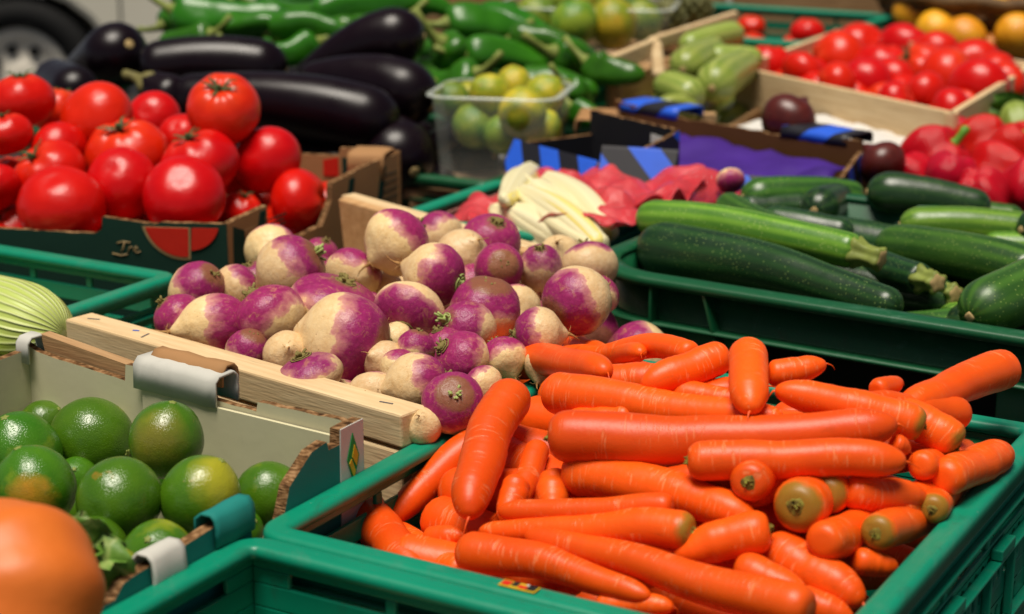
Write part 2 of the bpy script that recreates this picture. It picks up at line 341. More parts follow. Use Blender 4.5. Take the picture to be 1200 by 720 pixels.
def panel(name, parent, p0, p1, outline, t, mats, bevel=0, label=None):
    p0 = Vector((p0.x, p0.y, 0)); p1 = Vector((p1.x, p1.y, 0)); d = p1 - p0; Ln = d.length; n = len(outline)
    P = [(s * Ln, z) for s, z in outline]; V = [Vector((s, 0, z)) for s, z in P] + [Vector((s, t, z)) for s, z in P]
    Fc = [list(range(n)), list(reversed(range(n, 2 * n)))] + [[i + n, (i + 1) % n + n, (i + 1) % n, i] for i in range(n)]
    if len(mats) == 1: mats = mats * 3
    o = mk(name, V, Fc, mats, parent, False, mi=[0, 1] + [2] * n, bevel=bevel)
    o.location = p0 - Vector((parent.location.x, parent.location.y, 0)); o.location.z = -parent.location.z; o.rotation_euler = (0, 0, math.atan2(d.y, d.x))
    if label: o['label'] = label
    return o, Ln
def torn(pts, step=.02, amp=.0022, sd=0):              # ragged top edge between outline points (s 0..1, z)
    out = []
    for (a, za), (b, zb) in zip(pts, pts[1:]):
        n = max(1, int(abs(b - a) / step))
        for i in range(n): out.append((a + (b - a) * i / n, za + (zb - za) * i / n + (nz(a * 40 + i * 1.7, sd, 0) * amp if i else 0)))
    return out + [pts[-1]]
def wall_outline(z0, tops): return [(0, z0), (1, z0)] + list(reversed(tops))
def strip(name, parent, pts2, y0, y1, mat):             # thin flat print or piece in a panel's own x/z plane
    n = len(pts2); V = [Vector((x, y0, z)) for x, z in pts2] + [Vector((x, y1, z)) for x, z in pts2]
    Fc = [list(range(n)), list(reversed(range(n, 2 * n)))] + [[i + n, (i + 1) % n + n, (i + 1) % n, i] for i in range(n)]
    return mk(name, V, Fc, mat, parent, False)
def disc(cx, cz, r, n=28, a0=0, a1=2 * math.pi): return [(cx + r * math.cos(a0 + (a1 - a0) * i / n), cz + r * math.sin(a0 + (a1 - a0) * i / n)) for i in range(n + (0 if a1 - a0 > 6.2 else 1))]
def nearest(P, ln): return P

# ground and table
bk = NB('asphalt', .9, .2); cvv = bk.raw(); M['asphalt'] = bk.col(bk.mix(bk.noise(cvv, 60, 6, .7), (.03, .03, .032), (.075, .072, .07))); bk.bump(bk.noise(cvv, 200, 3), .5, .004)
g = mk('ground', [(-40, -20, 0), (40, -20, 0), (40, 80, 0), (-40, 80, 0)], [[0, 1, 2, 3]], M['asphalt'], None, False); tag(g, 'dark asphalt of the market place', None, None, 'structure')
M['tabletop'] = m_wood('dark_table_boards', (.016, .013, .011), (.04, .03, .022))
tb = thing('stall_table', 'long dark wooden stall table under all the crates', 'table', (.2, 2.3, 0))
V, Fc = [], []
for i in range(12): box(V, Fc, (-1.5, -2.0 + i * .34, TABLE - .034), (1.6, -2.0 + i * .34 + .334, TABLE - .002))
mk('tabletop', V, Fc, M['tabletop'], tb, False, bevel=.003)
for sx in (-1.4, 1.5):
    for sy in (-1.9, 1.95):
        V, Fc = [], []; box(V, Fc, (sx - .03, sy - .03, 0), (sx + .03, sy + .03, TABLE - .036)); mk('leg', V, Fc, M['tabletop'], tb, False, bevel=.003)

# green plastic crates
GG = 'green plastic market crates'
u, v = uv2(U60)
CO = Vector((-.178, 1.153, .92)); CL, CW = .485, .418
carrot_crate = euro_crate('plastic_crate', 'green plastic crate heaped with orange carrots', CO, U60, CL, CW, .22, M['green'], GG)
FL_ = .42
front_crate = euro_crate('plastic_crate', 'green plastic crate directly in front of the carrot crate, potatoes at its bottom', CO - u * (FL_ + .0015), U60, FL_, CW, .22, M['green'], GG)
CF = at(215, 320, .478)
cab_crate = euro_crate('plastic_crate', 'green plastic crate holding a pale chinese cabbage', CF - u * .6 - v * .4, U60, .6, .4, .222, M['green'], GG)
# sticker on the near rim of the carrot crate
sk = thing('rim_sticker', 'small yellow and red sticker on the near rim of the carrot crate', 'sticker', CO + v * .205 + u * .010 + Vector((0, 0, .0006)), U60 - math.pi / 2)
R2 = random.Random(3)
def quad(x0, y0, x1, y1, z): return [(x0, y0, z), (x1, y0, z), (x1, y1, z), (x0, y1, z)], [[0, 1, 2, 3]]
V, Fc = [], []; box(V, Fc, (-.013, -.0045, 0), (.013, .0045, .0005)); mk('sticker_paper', V, Fc, M['yellowprint'], sk, False)
for k, (x, y, w, h, m) in enumerate([(-.009, 0, .003, .003, 'redprint'), (-.003, .001, .002, .003, 'black'), (.003, -.001, .003, .002, 'redprint'), (.009, .0005, .003, .0035, 'black'), (.006, .003, .002, .001, 'white')]):
    V, Fc = [], []; box(V, Fc, (x - w, y - h, .0006), (x + w, y + h, .0009)); mk('print', V, Fc, M[m], sk, False)

# dark green zucchini crate: rounded corners, two flanges, ribs, black plates painting the shade of windows
ZA = math.radians(57); zu, zv = uv2(ZA); ZO = at(712, 300, .46); ZO.z = 0; ZL, ZW, ZH = .44, .62, .24
ZO = ZO + zv * .004 - zu * .045
zc = thing('zucchini_crate', 'dark green round-cornered crate full of zucchini', 'crate', ZO + zu * (ZL / 2) + zv * (ZW / 2) + Vector((0, 0, TABLE)), ZA, None)
a_, b_ = ZL / 2, ZW / 2
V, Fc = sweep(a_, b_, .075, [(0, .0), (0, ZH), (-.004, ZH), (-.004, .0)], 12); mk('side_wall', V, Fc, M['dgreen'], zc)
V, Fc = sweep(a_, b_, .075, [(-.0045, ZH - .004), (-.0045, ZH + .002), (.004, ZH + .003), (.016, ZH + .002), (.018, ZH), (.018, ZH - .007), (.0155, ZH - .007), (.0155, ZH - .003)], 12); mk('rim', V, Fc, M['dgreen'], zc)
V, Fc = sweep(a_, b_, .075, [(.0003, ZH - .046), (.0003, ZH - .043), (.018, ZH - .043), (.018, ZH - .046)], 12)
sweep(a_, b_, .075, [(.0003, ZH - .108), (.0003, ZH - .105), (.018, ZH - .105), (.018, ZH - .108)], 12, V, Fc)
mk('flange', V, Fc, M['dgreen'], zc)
V, Fc = [], []
def zrib(face, s, z0, z1, ds=0.0):
    Mx = Matrix.Rotation(math.pi / 2 * face + math.pi, 4, 'Z') @ Matrix.Translation((0, (b_ if face % 2 == 0 else a_), 0)); n = len(V)
    for y in (.0004, .0165):
        for ss, zz in ((s - .0015, z0), (s + .0015, z0), (s + ds + .0015, z1), (s + ds - .0015, z1)): V.append(Mx @ Vector((ss, y, zz)))
    for f in ((0, 1, 2, 3), (4, 7, 6, 5), (0, 4, 5, 1), (1, 5, 6, 2), (2, 6, 7, 3), (3, 7, 4, 0)): Fc.append([n + i for i in f])
for face in range(4):
    hw = (a_ if face % 2 == 0 else b_) - .08
    RB = []
    for s in (-hw, hw): zrib(face, s, ZH - .043, ZH - .006); zrib(face, s, ZH - .105, ZH - .046)
    for sg in (-1, 1):
        zrib(face, sg * hw * .62, ZH - .105, ZH - .006, -sg * -.03)
        zrib(face, sg * hw * .25, .0, ZH - .108)
for k in range(len(V) // 8): mk('rib', V[k * 8:k * 8 + 8], [[i - k * 8 for i in f] for f in Fc[k * 6:k * 6 + 6]], M['dgreen'], zc, False)
M['window_shade'] = plain('window_shade_black', (.004, .005, .004), .7, .2, .2)
for face in range(4):
    hw = (a_ if face % 2 == 0 else b_) - .08; Mx = Matrix.Rotation(math.pi / 2 * face + math.pi, 4, 'Z') @ Matrix.Translation((0, (b_ if face % 2 == 0 else a_), 0)); V, Fc = [], []
    box(V, Fc, (-hw * .5, .0006, ZH - .102), (hw * .5, .0016, ZH - .052), Mx); mk('window', V, Fc, M['window_shade'], zc, False)  # plate on the solid wall, its black paints the shade inside an opening
V, Fc = [], []; box(V, Fc, (-a_ + .02, -b_ + .02, .002), (a_ - .02, b_ - .02, .008)); mk('base', V, Fc, M['dgreen'], zc, False)

# chicory crate
CHA = math.radians(60); chO = at(455, 252, .475)
ch_crate = euro_crate('plastic_crate', 'green rimmed crate lined with red tissue holding pale chicory', chO, CHA, .245, .225, .225, M['green'], GG)
V, Fc = [], []; box(V, Fc, (-.112, .0905, .012), (.112, .0935, .212)); o_ = mk('paper_lining', V, Fc, M['pink'], ch_crate, False)

# wooden turnip box
TA, TB = at(76, 374, .455), at(470, 487, .455)
tz = CZ - .455
tbx = thing('wooden_turnip_box', 'open pine slat box full of purple turnips', 'box', Vector((TA.x, TA.y, TABLE)))
def slat(name, p0, p1, z0, z1, t, mat, parent=tbx, bevel=.002): return panel(name, parent, p0, p1, [(0, z0), (1, z0), (1, z1), (0, z1)], t, [mat], bevel)
fr, frL = slat('front_rail', TA, TB, tz - .027, tz, .030, M['wood'])
slat('front_board', TA, TB, TABLE + .06, tz - .030, .012, M['wood'])
nb_ = [(.05, .016, .4), (.235, .012, 1.9), (.93, .014, .2)]
for k, (s, y, a) in enumerate(nb_):
    V, Fc = [], []; box(V, Fc, (-.006, -.0007, -.001), (.006, .0007, .0006), Matrix.Translation((s * frL, y, tz)) @ Matrix.Rotation(a, 4, 'Z')); mk('staple', V, Fc, M['metal'], fr, False)
V, Fc = [], []; box(V, Fc, (-.003, -.0012, -.001), (.003, .0012, .0004), Matrix.Translation((.19 * frL, .017, tz)) @ Matrix.Rotation(.5, 4, 'Z')); mk('ink_mark', V, Fc, M['blueink'], fr, False)
dT = (TB - TA); dT.z = 0; dT.normalize(); pT = Vector((-dT.y, dT.x, 0))
TP = at(396, 233, .452); TQ0 = at(545, 275, .452); TQ = TP + (TQ0 - TP).normalized() * .33
o_, bL = panel('back_board', tbx, TP, TQ, [(.045, tz - .10), (1, tz - .10), (1, tz + .003), (0.0, tz + .003)], .014, [M['woody']], .002)
slat('back_rail', TP + Vector((.002, .016, 0)), TQ + Vector((0, .016, 0)), tz - .02, tz + .004, .02, M['wood'])
slat('side_board', TP + Vector((-.005, -.01, 0)), TA + pT * .035, TABLE + .04, tz - .06, .01, M['woody'])
slat('side_board', TB + pT * .035 - dT * .02, TQ - Vector((.01, .02, 0)), TABLE + .04, tz - .09, .01, M['woody'])
V, Fc = [], []
zz0 = TABLE + .03
cs = [TA, TB - dT * .02, TQ, TP]
for zz in (zz0, zz0 + .008): V += [Vector((c.x - TA.x, c.y - TA.y, zz - TABLE)) for c in cs]
Fc = [[3, 2, 1, 0], [4, 5, 6, 7]] + [[i, (i + 1) % 4, 4 + (i + 1) % 4, 4 + i] for i in range(4)]
mk('base_board', V, Fc, M['woody'], tbx, False)

# lime cardboard box
LBR = at(431, 496, .445); LBL = at(32, 398, .445); LBR = LBR - v * .004
lz = CZ - .445
lb = thing('lime_box', 'grey-lined teal cardboard box of limes with torn rim', 'box', Vector((LBR.x, LBR.y, TABLE)))
LNR, LNL = LBR - u * .45, LBL - u * .45
cm = [M['teal'], M['khaki'], M['edge']]
tops = torn([(0, lz - .004), (.05, lz), (.27, lz - .002), (.275, lz - .010), (.40, lz - .009), (.405, lz + .004), (.66, lz + .002), (.665, lz - .012), (.95, lz - .006), (1, lz)], .03, .0014, 3)
lw, lL = panel('back_wall', lb, LBR, LBL, wall_outline(TABLE + .012, tops), .006, cm)
# doubled inner layer and white folded flaps
strip('inner_layer', lw, [(lL * .05, TABLE + .02), (lL * .60, TABLE + .02), (lL * .60, lz - .014), (lL * .05, lz - .012)], .0075, .0105, [M['khaki']])
strip('folded_layer', lw, [(lL * .60, lz - .03), (lL * .93, lz - .03), (lL * .96, lz + .007), (lL * .60, lz - .004)], -.012, -.002, [M['woodold']])
def flap(parent, L0, L1, y0, y1, zt, drop, mat, name='flap'):
    V = []; n = 8; prof = [(y0, zt - drop), (y0 - .0006, zt - drop * .5), (y0, zt - .002), (y0 + .003, zt + .001), (y1 - .004, zt + .001), (y1, zt - .003), (y1 + .0005, zt - drop)]
    for k in range(n + 1):
        x = L0 + (L1 - L0) * k / n
        for y, z in prof: V.append(Vector((x, y + nz(x * 60, z * 90, 1) * .0012, z + nz(x * 50, y * 90, 2) * .0016)))
    m = len(prof); Fc = [[i * m + j, i * m + j + 1, (i + 1) * m + j + 1, (i + 1) * m + j] for i in range(n) for j in range(m - 1)]
    o = mk(name, V, Fc, mat, parent); s_ = o.modifiers.new('thickness', 'SOLIDIFY'); s_.thickness = .0022
    return o
flap(lw, lL * .375, lL * .62, -.012, .010, lz + .009, .022, M['white'])
flap(lw, lL * .385, lL * .60, -.016, -.002, lz + .0135, .014, M['kraft'])
flap(lw, lL * .955, lL * .995, -.006, .012, lz + .004, .02, M['white'], 'corner_flap')
# hand hole: black disc laid on the uncut inner layer paints the hole's shade
hh = disc(lL * .155, lz - .062, .016, 20); strip('hand_hole_shade', lw, [(x, z * 1.0) for x, z in hh], .0108, .0118, [M['black']])
rt = torn([(0, lz - .034), (.40, lz - .034), (.42, lz - .026), (.70, lz - .018), (.705, lz - .060), (.765, lz - .060), (.80, lz - .020), (.86, lz - .003), (.90, lz - .001), (.905, lz - .008), (.935, lz - .008), (.937, lz + .003), (1, lz + .003)], .03, .0012, 5)
rw, rL = panel('side_wall', lb, LNR, LBR - u * .001, wall_outline(TABLE + .012, rt), .009, [M['teal'], M['khaki'], M['edge']])
strip('white_post', rw, [(rL * .93, lz - .09), (rL * .998, lz - .09), (rL * .998, lz + .0035), (rL * .935, lz + .0035)], -.0012, -.0002, [M['white']])
ex, ez = rL * .966, lz - .022
strip('emblem', rw, [(ex - .0075, ez), (ex, ez - .019), (ex + .0075, ez), (ex, ez + .019)], -.0020, -.0014, [M['greenprint']])
strip('emblem', rw, [(ex - .006, ez - .003), (ex, ez - .0165), (ex + .0015, ez - .010), (ex - .003, ez)], -.0027, -.0021, [M['yellowprint']])
strip('emblem', rw, [(ex - .002, ez + .001), (ex + .003, ez - .007), (ex + .0055, ez + .001), (ex + .001, ez + .010)], -.0027, -.0021, [M['yellowprint']])
flap(rw, rL * .61, rL * .70, -.002, .012, lz - .014, .02, M['teal']); flap(rw, rL * .47, rL * .54, -.002, .012, lz - .019, .03, M['white'])
panel('side_wall', lb, LBL, LNL, wall_outline(TABLE + .012, torn([(0, lz - .006), (1, lz - .01)], .03, .001, 7)), .007, cm)
panel('front_wall', lb, LNL, LNR, wall_outline(TABLE + .012, torn([(0, lz - .05), (1, lz - .05)], .03, .001, 8)), .006, cm)
V = [Vector((c.x - LBR.x, c.y - LBR.y, .008)) for c in (LBR, LBL, LNL, LNR)]; mk('base', V + [p - Vector((0, 0, .004)) for p in V], [[0, 1, 2, 3], [7, 6, 5, 4]] + [[i, (i + 1) % 4, 4 + (i + 1) % 4, 4 + i][::-1] for i in range(4)], M['khaki'], lb, False)

# cardboard tomato box
tz2 = CZ - .45; tm = [M['darkprint'], M['kraft'], M['edge']]; km = [M['kraft'], M['kraft'], M['edge']]
XFR = at(266, 264, .45); XFL = Vector((-.78, XFR.y + .10, 0)); XBR = at(470, 176, .435); XBR.z = 0; XFR.z = 0; XBL = XFL + (XBR - XFR)
xb = thing('tomato_box', 'brown cardboard box with dark green print full of large tomatoes', 'box', Vector((XFR.x, XFR.y, TABLE)))
Lf = (XFR - XFL).length; k0 = 1 - (.145 / Lf)
fw, fL = panel('front_wall', xb, XFL, XFR, wall_outline(TABLE + .01, torn([(0, tz2 - .015), (k0 - .02, tz2 - .017), (k0, tz2 - .012), (k0 + .002, tz2 + .002), (k0 + .13, tz2 - .003), (k0 + .14, tz2 - .001), (.999, tz2 + .001)], .012, .0016, 9)), .007, tm)
cx = fL - .052; cz_ = tz2 + .006
strip('printed_tomato', fw, [(cx - .046 + 0, tz2 - .006)] + disc(cx, cz_, .047, 24, math.pi * 1.08, math.pi * 1.56) + [(cx + .010, tz2 - .005)], -.0008, -.0002, [M['goldprint']])
strip('printed_tomato', fw, [(cx - .042, tz2 - .0065)] + disc(cx, cz_, .0435, 24, math.pi * 1.09, math.pi * 1.55) + [(cx + .008, tz2 - .0055)], -.0016, -.0010, [M['redprint']])
strip('printed_tomato', fw, [(cx + .012, tz2 - .005)] + disc(cx + .008, cz_, .036, 16, math.pi * 1.52, math.pi * 1.9) + [(cx + .042, tz2 - .004)], -.0016, -.0010, [M['redprint']])
# gold handwriting: Tre...
V, Fc, UVd = [], [], []
def stroke(pts, r=.0007):
    tube([Vector((x, -.0006, z)) for x, z in pts], [r] * len(pts), 6, None, V, Fc, UVd)
wx, wz = fL - .128, tz2 - .036
stroke([(wx, wz + .010), (wx + .008, wz + .012), (wx + .016, wz + .011)]); stroke([(wx + .009, wz + .012), (wx + .007, wz + .004), (wx + .004, wz)])
stroke([(wx + .012, wz), (wx + .015, wz + .006), (wx + .018, wz + .006)]); stroke([(wx + .020, wz + .003), (wx + .024, wz + .005), (wx + .022, wz + .007), (wx + .019, wz + .003), (wx + .023, wz), (wx + .027, wz + .002)])
stroke([(wx - .006, wz - .002), (wx + .004, wz - .004), (wx + .012, wz - .002)])
mk('gold_script', V, Fc, M['goldprint'], fw)
rw2o = torn([(0, tz2 + .001), (.20, tz2 + .006), (.205, tz2 - .045), (.50, tz2 - .042), (.56, tz2 - .016), (.565, tz2 + .004), (.80, tz2 + .012), (.998, tz2 + .012)], .02, .0014, 12)
rs, rsL = panel('side_wall', xb, XFR + Vector((.0005, .0005, 0)), XBR, wall_outline(TABLE + .01, rw2o), .008, km)
strip('print_patch', rs, [(.006, tz2 - .10), (.09, tz2 - .10), (.05, tz2 - .045), (.03, tz2 - .012), (.010, tz2 - .004)], -.0009, -.0002, [M['darkprint']])
strip('print_patch', rs, [(.030, tz2 - .012), (.05, tz2 - .012), (.035, tz2 - .040)], -.0016, -.001, [M['kraft']])
strip('print_patch', rs, [(.052, tz2 - .055), (.088, tz2 - .055), (.080, tz2 - .03), (.058, tz2 - .03)], -.0009, -.0002, [M['darkprint']])
for q, (x0, x1, zz) in enumerate([(.070, .118, -.012), (.070, .112, -.017), (.070, .116, -.022), (.070, .105, -.027)]):   # small print too fine to read in the photo
    for j in range(9):
        xa = x0 + (x1 - x0) * j / 9; strip('small_print', rs, [(xa, tz2 + zz), (xa + .0035, tz2 + zz), (xa + .0035, tz2 + zz + .0022), (xa, tz2 + zz + .0022)], -.0008, -.0002, [M['darkprint']])
for x0 in (.045, rsL * .62, rsL * .82): strip('print_band', rs, [(x0, tz2 - .06), (x0 + .012, tz2 - .06), (x0 + .030, tz2 + .002), (x0 + .018, tz2 + .002)], -.0012, -.0004, [M['darkprint']])
for q in range(4):
    zz = tz2 - .010 - q * .010; x0 = rsL * .86; strip('small_print', rs, [(x0, zz), (rsL * .97, zz), (rsL * .97, zz + .0012), (x0, zz + .0012)], -.0009, -.0003, [M['darkprint']])
bw, bwL = panel('back_wall', xb, XBR + Vector((0, 0, 0)), XBL, wall_outline(TABLE + .01, torn([(.001, tz2 + .014), (.16, tz2 + .016), (.165, tz2 + .006), (.999, tz2 + .006)], .02, .0012, 14)), .008, [M['redprint'], M['kraft'], M['edge']])
flap(bw, .008, .055, .004, .05, tz2 + .016, .03, M['kraft'], 'corner_flap')
strip('print_patch', bw, [(.03, tz2 - .02), (.075, tz2 - .02), (.075, tz2 + .004), (.03, tz2 + .006)], .0085, .0092, [M['darkprint']]); strip('print_patch', bw, [(.08, tz2 - .02), (.10, tz2 - .02), (.10, tz2 + .0), (.08, tz2 + .004)], .0085, .0092, [M['redprint']])
panel('side_wall', xb, XBL, XFL, wall_outline(TABLE + .01, [(.001, tz2 - .004), (.999, tz2 - .004)]), .008, km)
V = [Vector((c.x - XFR.x, c.y - XFR.y, .012)) for c in (XFR, XBR, XBL, XFL)]; mk('base', V + [p - Vector((0, 0, .004)) for p in V], [[0, 1, 2, 3], [7, 6, 5, 4]] + [[i, (i + 1) % 4, 4 + (i + 1) % 4, 4 + i][::-1] for i in range(4)], M['kraft'], xb, False)

# eggplant and pepper crates (mostly buried under their load), darker plastic colour stands in for their shade
DG = M['green']
eO = atd(575, 196, 2.47); eO.z = 0
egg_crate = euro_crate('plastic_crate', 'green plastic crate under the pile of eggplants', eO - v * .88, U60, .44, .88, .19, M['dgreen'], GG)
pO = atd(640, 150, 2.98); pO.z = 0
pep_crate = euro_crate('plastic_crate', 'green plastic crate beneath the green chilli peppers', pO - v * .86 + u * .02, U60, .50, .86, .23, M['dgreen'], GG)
# far crate with tomatoes inside
fO = at(945, 50, .43); fO.z = 0
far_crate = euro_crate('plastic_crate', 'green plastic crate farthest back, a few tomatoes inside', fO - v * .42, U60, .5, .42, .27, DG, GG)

# striped cardboard boxes
sm = [M['stripe'], M['browncard'], M['edge']]
sz = CZ - .45
S1 = [at(604, 168, .45), at(702, 194, .45)]
d1 = (S1[1] - S1[0]); n1 = Vector((-d1.y, d1.x, 0)).normalized()
sb = thing('striped_box', 'low blue and black striped cardboard box beside the lemon tub', 'box', Vector((S1[0].x, S1[0].y, TABLE)))
def quadbox(t, P, tops, mats, th=.006):
    for i in range(4): panel('side_wall', t, P[i], P[(i + 1) % 4] , wall_outline(TABLE + .01, tops[i]), th, mats)
    V = [Vector((c.x - t.location.x, c.y - t.location.y, .012)) for c in P]; mk('base', V + [p - Vector((0, 0, .004)) for p in V], [[0, 1, 2, 3], [7, 6, 5, 4]] + [[i, (i + 1) % 4, 4 + (i + 1) % 4, 4 + i][::-1] for i in range(4)], mats[1], t, False)
flat = lambda z: [(0.001, z), (.999, z)]
quadbox(sb, [S1[0], S1[1], S1[1] + n1 * .13, S1[0] + n1 * .13], [torn(flat(sz), .05, .002, 1), torn([(.001, sz), (.5, sz + .01), (.999, sz + .03)], .03, .002, 2), torn(flat(sz + .032), .04, .003, 3), flat(sz)], [M['stripe'], M['blackcard'], M['edge']])
def lean_flap(parent, x0, x1, zt, dy, dz, mat):          # flap folded outwards over the wall top
    V = [Vector((x0, -.0015, zt + .002)), Vector((x1, -.0015, zt + .002)), Vector((x1 - .003, -dy, zt - dz)), Vector((x0 + .002, -dy, zt - dz))]; V += [p + Vector((0, -.002, -.003)) for p in V]
    return mk('folded_flap', V, [[3, 2, 1, 0], [4, 5, 6, 7]] + [[i, (i + 1) % 4, 4 + (i + 1) % 4, 4 + i] for i in range(4)], mat, parent, False)
fwS = [o for o in sb.children if o.name.startswith('side_wall')][0]; dl = d1.length
lean_flap(fwS, 0, dl, sz + .004, .022, .034, M['stripe'])
strip('white_label', fwS, [(.01, sz - .052), (dl - .02, sz - .052), (dl - .02, sz - .036), (.01, sz - .034)], -.024, -.023, [M['pink']])
V, Fc = [], []; lx0 = dl - .018
strip('price_tag', fwS, [(lx0, sz - .050), (lx0 + .018, sz - .050), (lx0 + .018, sz - .030), (lx0, sz - .030)], -.0262, -.0252, [M['whitepaper']])
strip('price_tag', fwS, [(lx0 + .003, sz - .046), (lx0 + .006, sz - .046), (lx0 + .006, sz - .034), (lx0 + .003, sz - .034)], -.0272, -.0265, [M['black']])
strip('price_tag', fwS, [(lx0 + .010, sz - .046), (lx0 + .013, sz - .046), (lx0 + .013, sz - .036), (lx0 + .010, sz - .036)], -.0272, -.0265, [M['black']])
strip('beige_patch', [o for o in sb.children if o.name.startswith('side_wall')][2], [(.02, sz - .01), (.05, sz - .01), (.05, sz + .02), (.02, sz + .018)], .0064, .0072, [M['whitepaper']])
S2 = [at(703, 194, .45), at(985, 214, .452)]; d2 = (S2[1] - S2[0]); dd2 = d2.normalized()
S2R = S2[1]; S2B = [at(1012, 168, .44), at(722, 122, .44)]
for p in S2B: p.z = 0
pb = thing('striped_box', 'blue and black striped cardboard box lined with purple tissue', 'box', Vector((S2[0].x, S2[0].y, TABLE)))
z2 = CZ - .44
quadbox(pb, [S2[0], S2R, S2B[0], S2B[1]], [torn([(0.001, sz - .004), (.02, sz + .018), (.22, sz + .022), (.23, sz - .004), (.999, sz - .004)], .04, .002, 4), flat(sz), torn([(.001, z2 + .004), (.3, z2 - .006), (.75, z2 - .004), (.999, z2 + .008)], .04, .004, 6), flat(sz - .01)], sm)
bwS = [o for o in pb.children if o.name.startswith('side_wall')]
bl3 = (S2B[1] - S2B[0]).length
lean_flap(bwS[0], .003, .10, sz + .024, .030, .046, M['stripe']); lean_flap(bwS[0], .105, .24, sz - .002, .022, .030, M['stripe'])
flap(bwS[2], bl3 * .05, bl3 * .30, -.05, .004, z2 + .004, .012, M['stripe']); flap(bwS[2], bl3 * .72, bl3 * .97, -.05, .004, z2 + .004, .012, M['stripe'])
flap(bwS[3], .02, .12, -.05, .004, sz + .004, .02, M['kraft'])
# tissue inside: crumpled sheet
def crumple(name, label, cat, corners, z, amp, mat, n=26, sc=14, sd=0, group=None, sag=.0):
    V, Fc = [], []; c = sum((Vector((p.x, p.y, 0)) for p in corners), Vector()) / 4
    for i in range(n + 1):
        for j in range(n + 1):
            s, t = i / n, j / n; p = (corners[0] * (1 - s) + corners[1] * s) * (1 - t) + (corners[3] * (1 - s) + corners[2] * s) * t
            q = abs(nz(p.x * sc, p.y * sc, sd)) * 1.6 + nz(p.x * sc * 3, p.y * sc * 3, sd + 5) * .35
            V.append(Vector((p.x - c.x, p.y - c.y, z(s, t) + amp * q)))
    for i in range(n):
        for j in range(n): Fc.append([i * (n + 1) + j, (i + 1) * (n + 1) + j, (i + 1) * (n + 1) + j + 1, i * (n + 1) + j + 1])
    o = mk(name, V, Fc, mat); o.location = (c.x, c.y, 0); s_ = o.modifiers.new('thickness', 'SOLIDIFY'); s_.thickness = .0008
    return tag(o, label, cat, group)
inset = .02
P2 = [S2[0] + dd2 * .02 + Vector((0, .02, 0)), S2R - dd2 * .02 + Vector((0, .02, 0)), S2B[0] + Vector((-.02, -.02, 0)), S2B[1] + Vector((.02, -.02, 0))]
crumple('tissue_paper', 'crumpled purple tissue paper lining the striped box', 'tissue paper', P2, lambda s, t: sz - .050 + .03 * t, .022, M['purplepaper'], 30, 9, 2)
# ---------------------------------------------------------------- round vegetables: settle along the sight line so that they touch instead of cutting into each other
def relax(L, it=60, fac=.94, kn=.35, kf=.35):                          # L: list of dict(p, r)
    for _ in range(it):
        for i in range(len(L)):
            for j in range(i):
                a, b = L[i], L[j]; d = (a['p'] - b['p']); q = (a['r'] + b['r']) * fac - d.length
                if q > 0:
                    near, far = (a, b) if depth(a['p']) < depth(b['p']) else (b, a)
                    for o, sg in ((near, -kn), (far, kf)):
                        dr = (o['p'] - EYE); k = 1 + sg * q / dr.length; o['p'] = EYE + dr * k; o['r'] *= k
def toward(px, py): return None
# -- limes
def lime_fn(seed):
    def fn(th, ph):
        c = math.cos(th); r = 1 + .012 * nz(math.sin(th) * math.cos(ph) * 1.5, math.sin(th) * math.sin(ph) * 1.5, c * 1.5 + seed) * 2
        p = sph(th, ph, r); p.z *= 1.06; p.z += .06 * math.exp(-(th / .22) ** 2) - .05 * math.exp(-((math.pi - th) / .18) ** 2) * -1; return p
    return fn
def base_meshes(name, fns, mat, nu=40, nv=26):
    out = []
    for f in fns:
        V, Fc = blob(f, nu, nv); o = mk(name, V, Fc, mat); me = o.data; bpy.data.objects.remove(o); out.append(me)
    return out
LIME = base_meshes('lime', [lime_fn(1), lime_fn(7.7), lime_fn(13)], M['lime'])
V, Fc = blob(lambda th, ph: Vector((math.sin(th) * math.cos(ph) * .10 * (1 + .25 * math.cos(5 * ph)), math.sin(th) * math.sin(ph) * .10 * (1 + .25 * math.cos(5 * ph)), 1.105 + .03 * math.cos(th))), 20, 8)
_o = mk('stem_button', V, Fc, M['stem']); LBUT = _o.data; bpy.data.objects.remove(_o)
def place(name, me, p, r, axis, label, cat, group, spin=None, sc=(1, 1, 1), kids=()):
    o = link(bpy.data.objects.new(name, me)); orient(o, p, axis, Vector(sc) * r, R.uniform(0, 6.28) if spin is None else spin); tag(o, label, cat, group)
    for kn, km in kids:
        k = link(bpy.data.objects.new(kn, km), o)
    return o
GL = 'limes in the cardboard box'
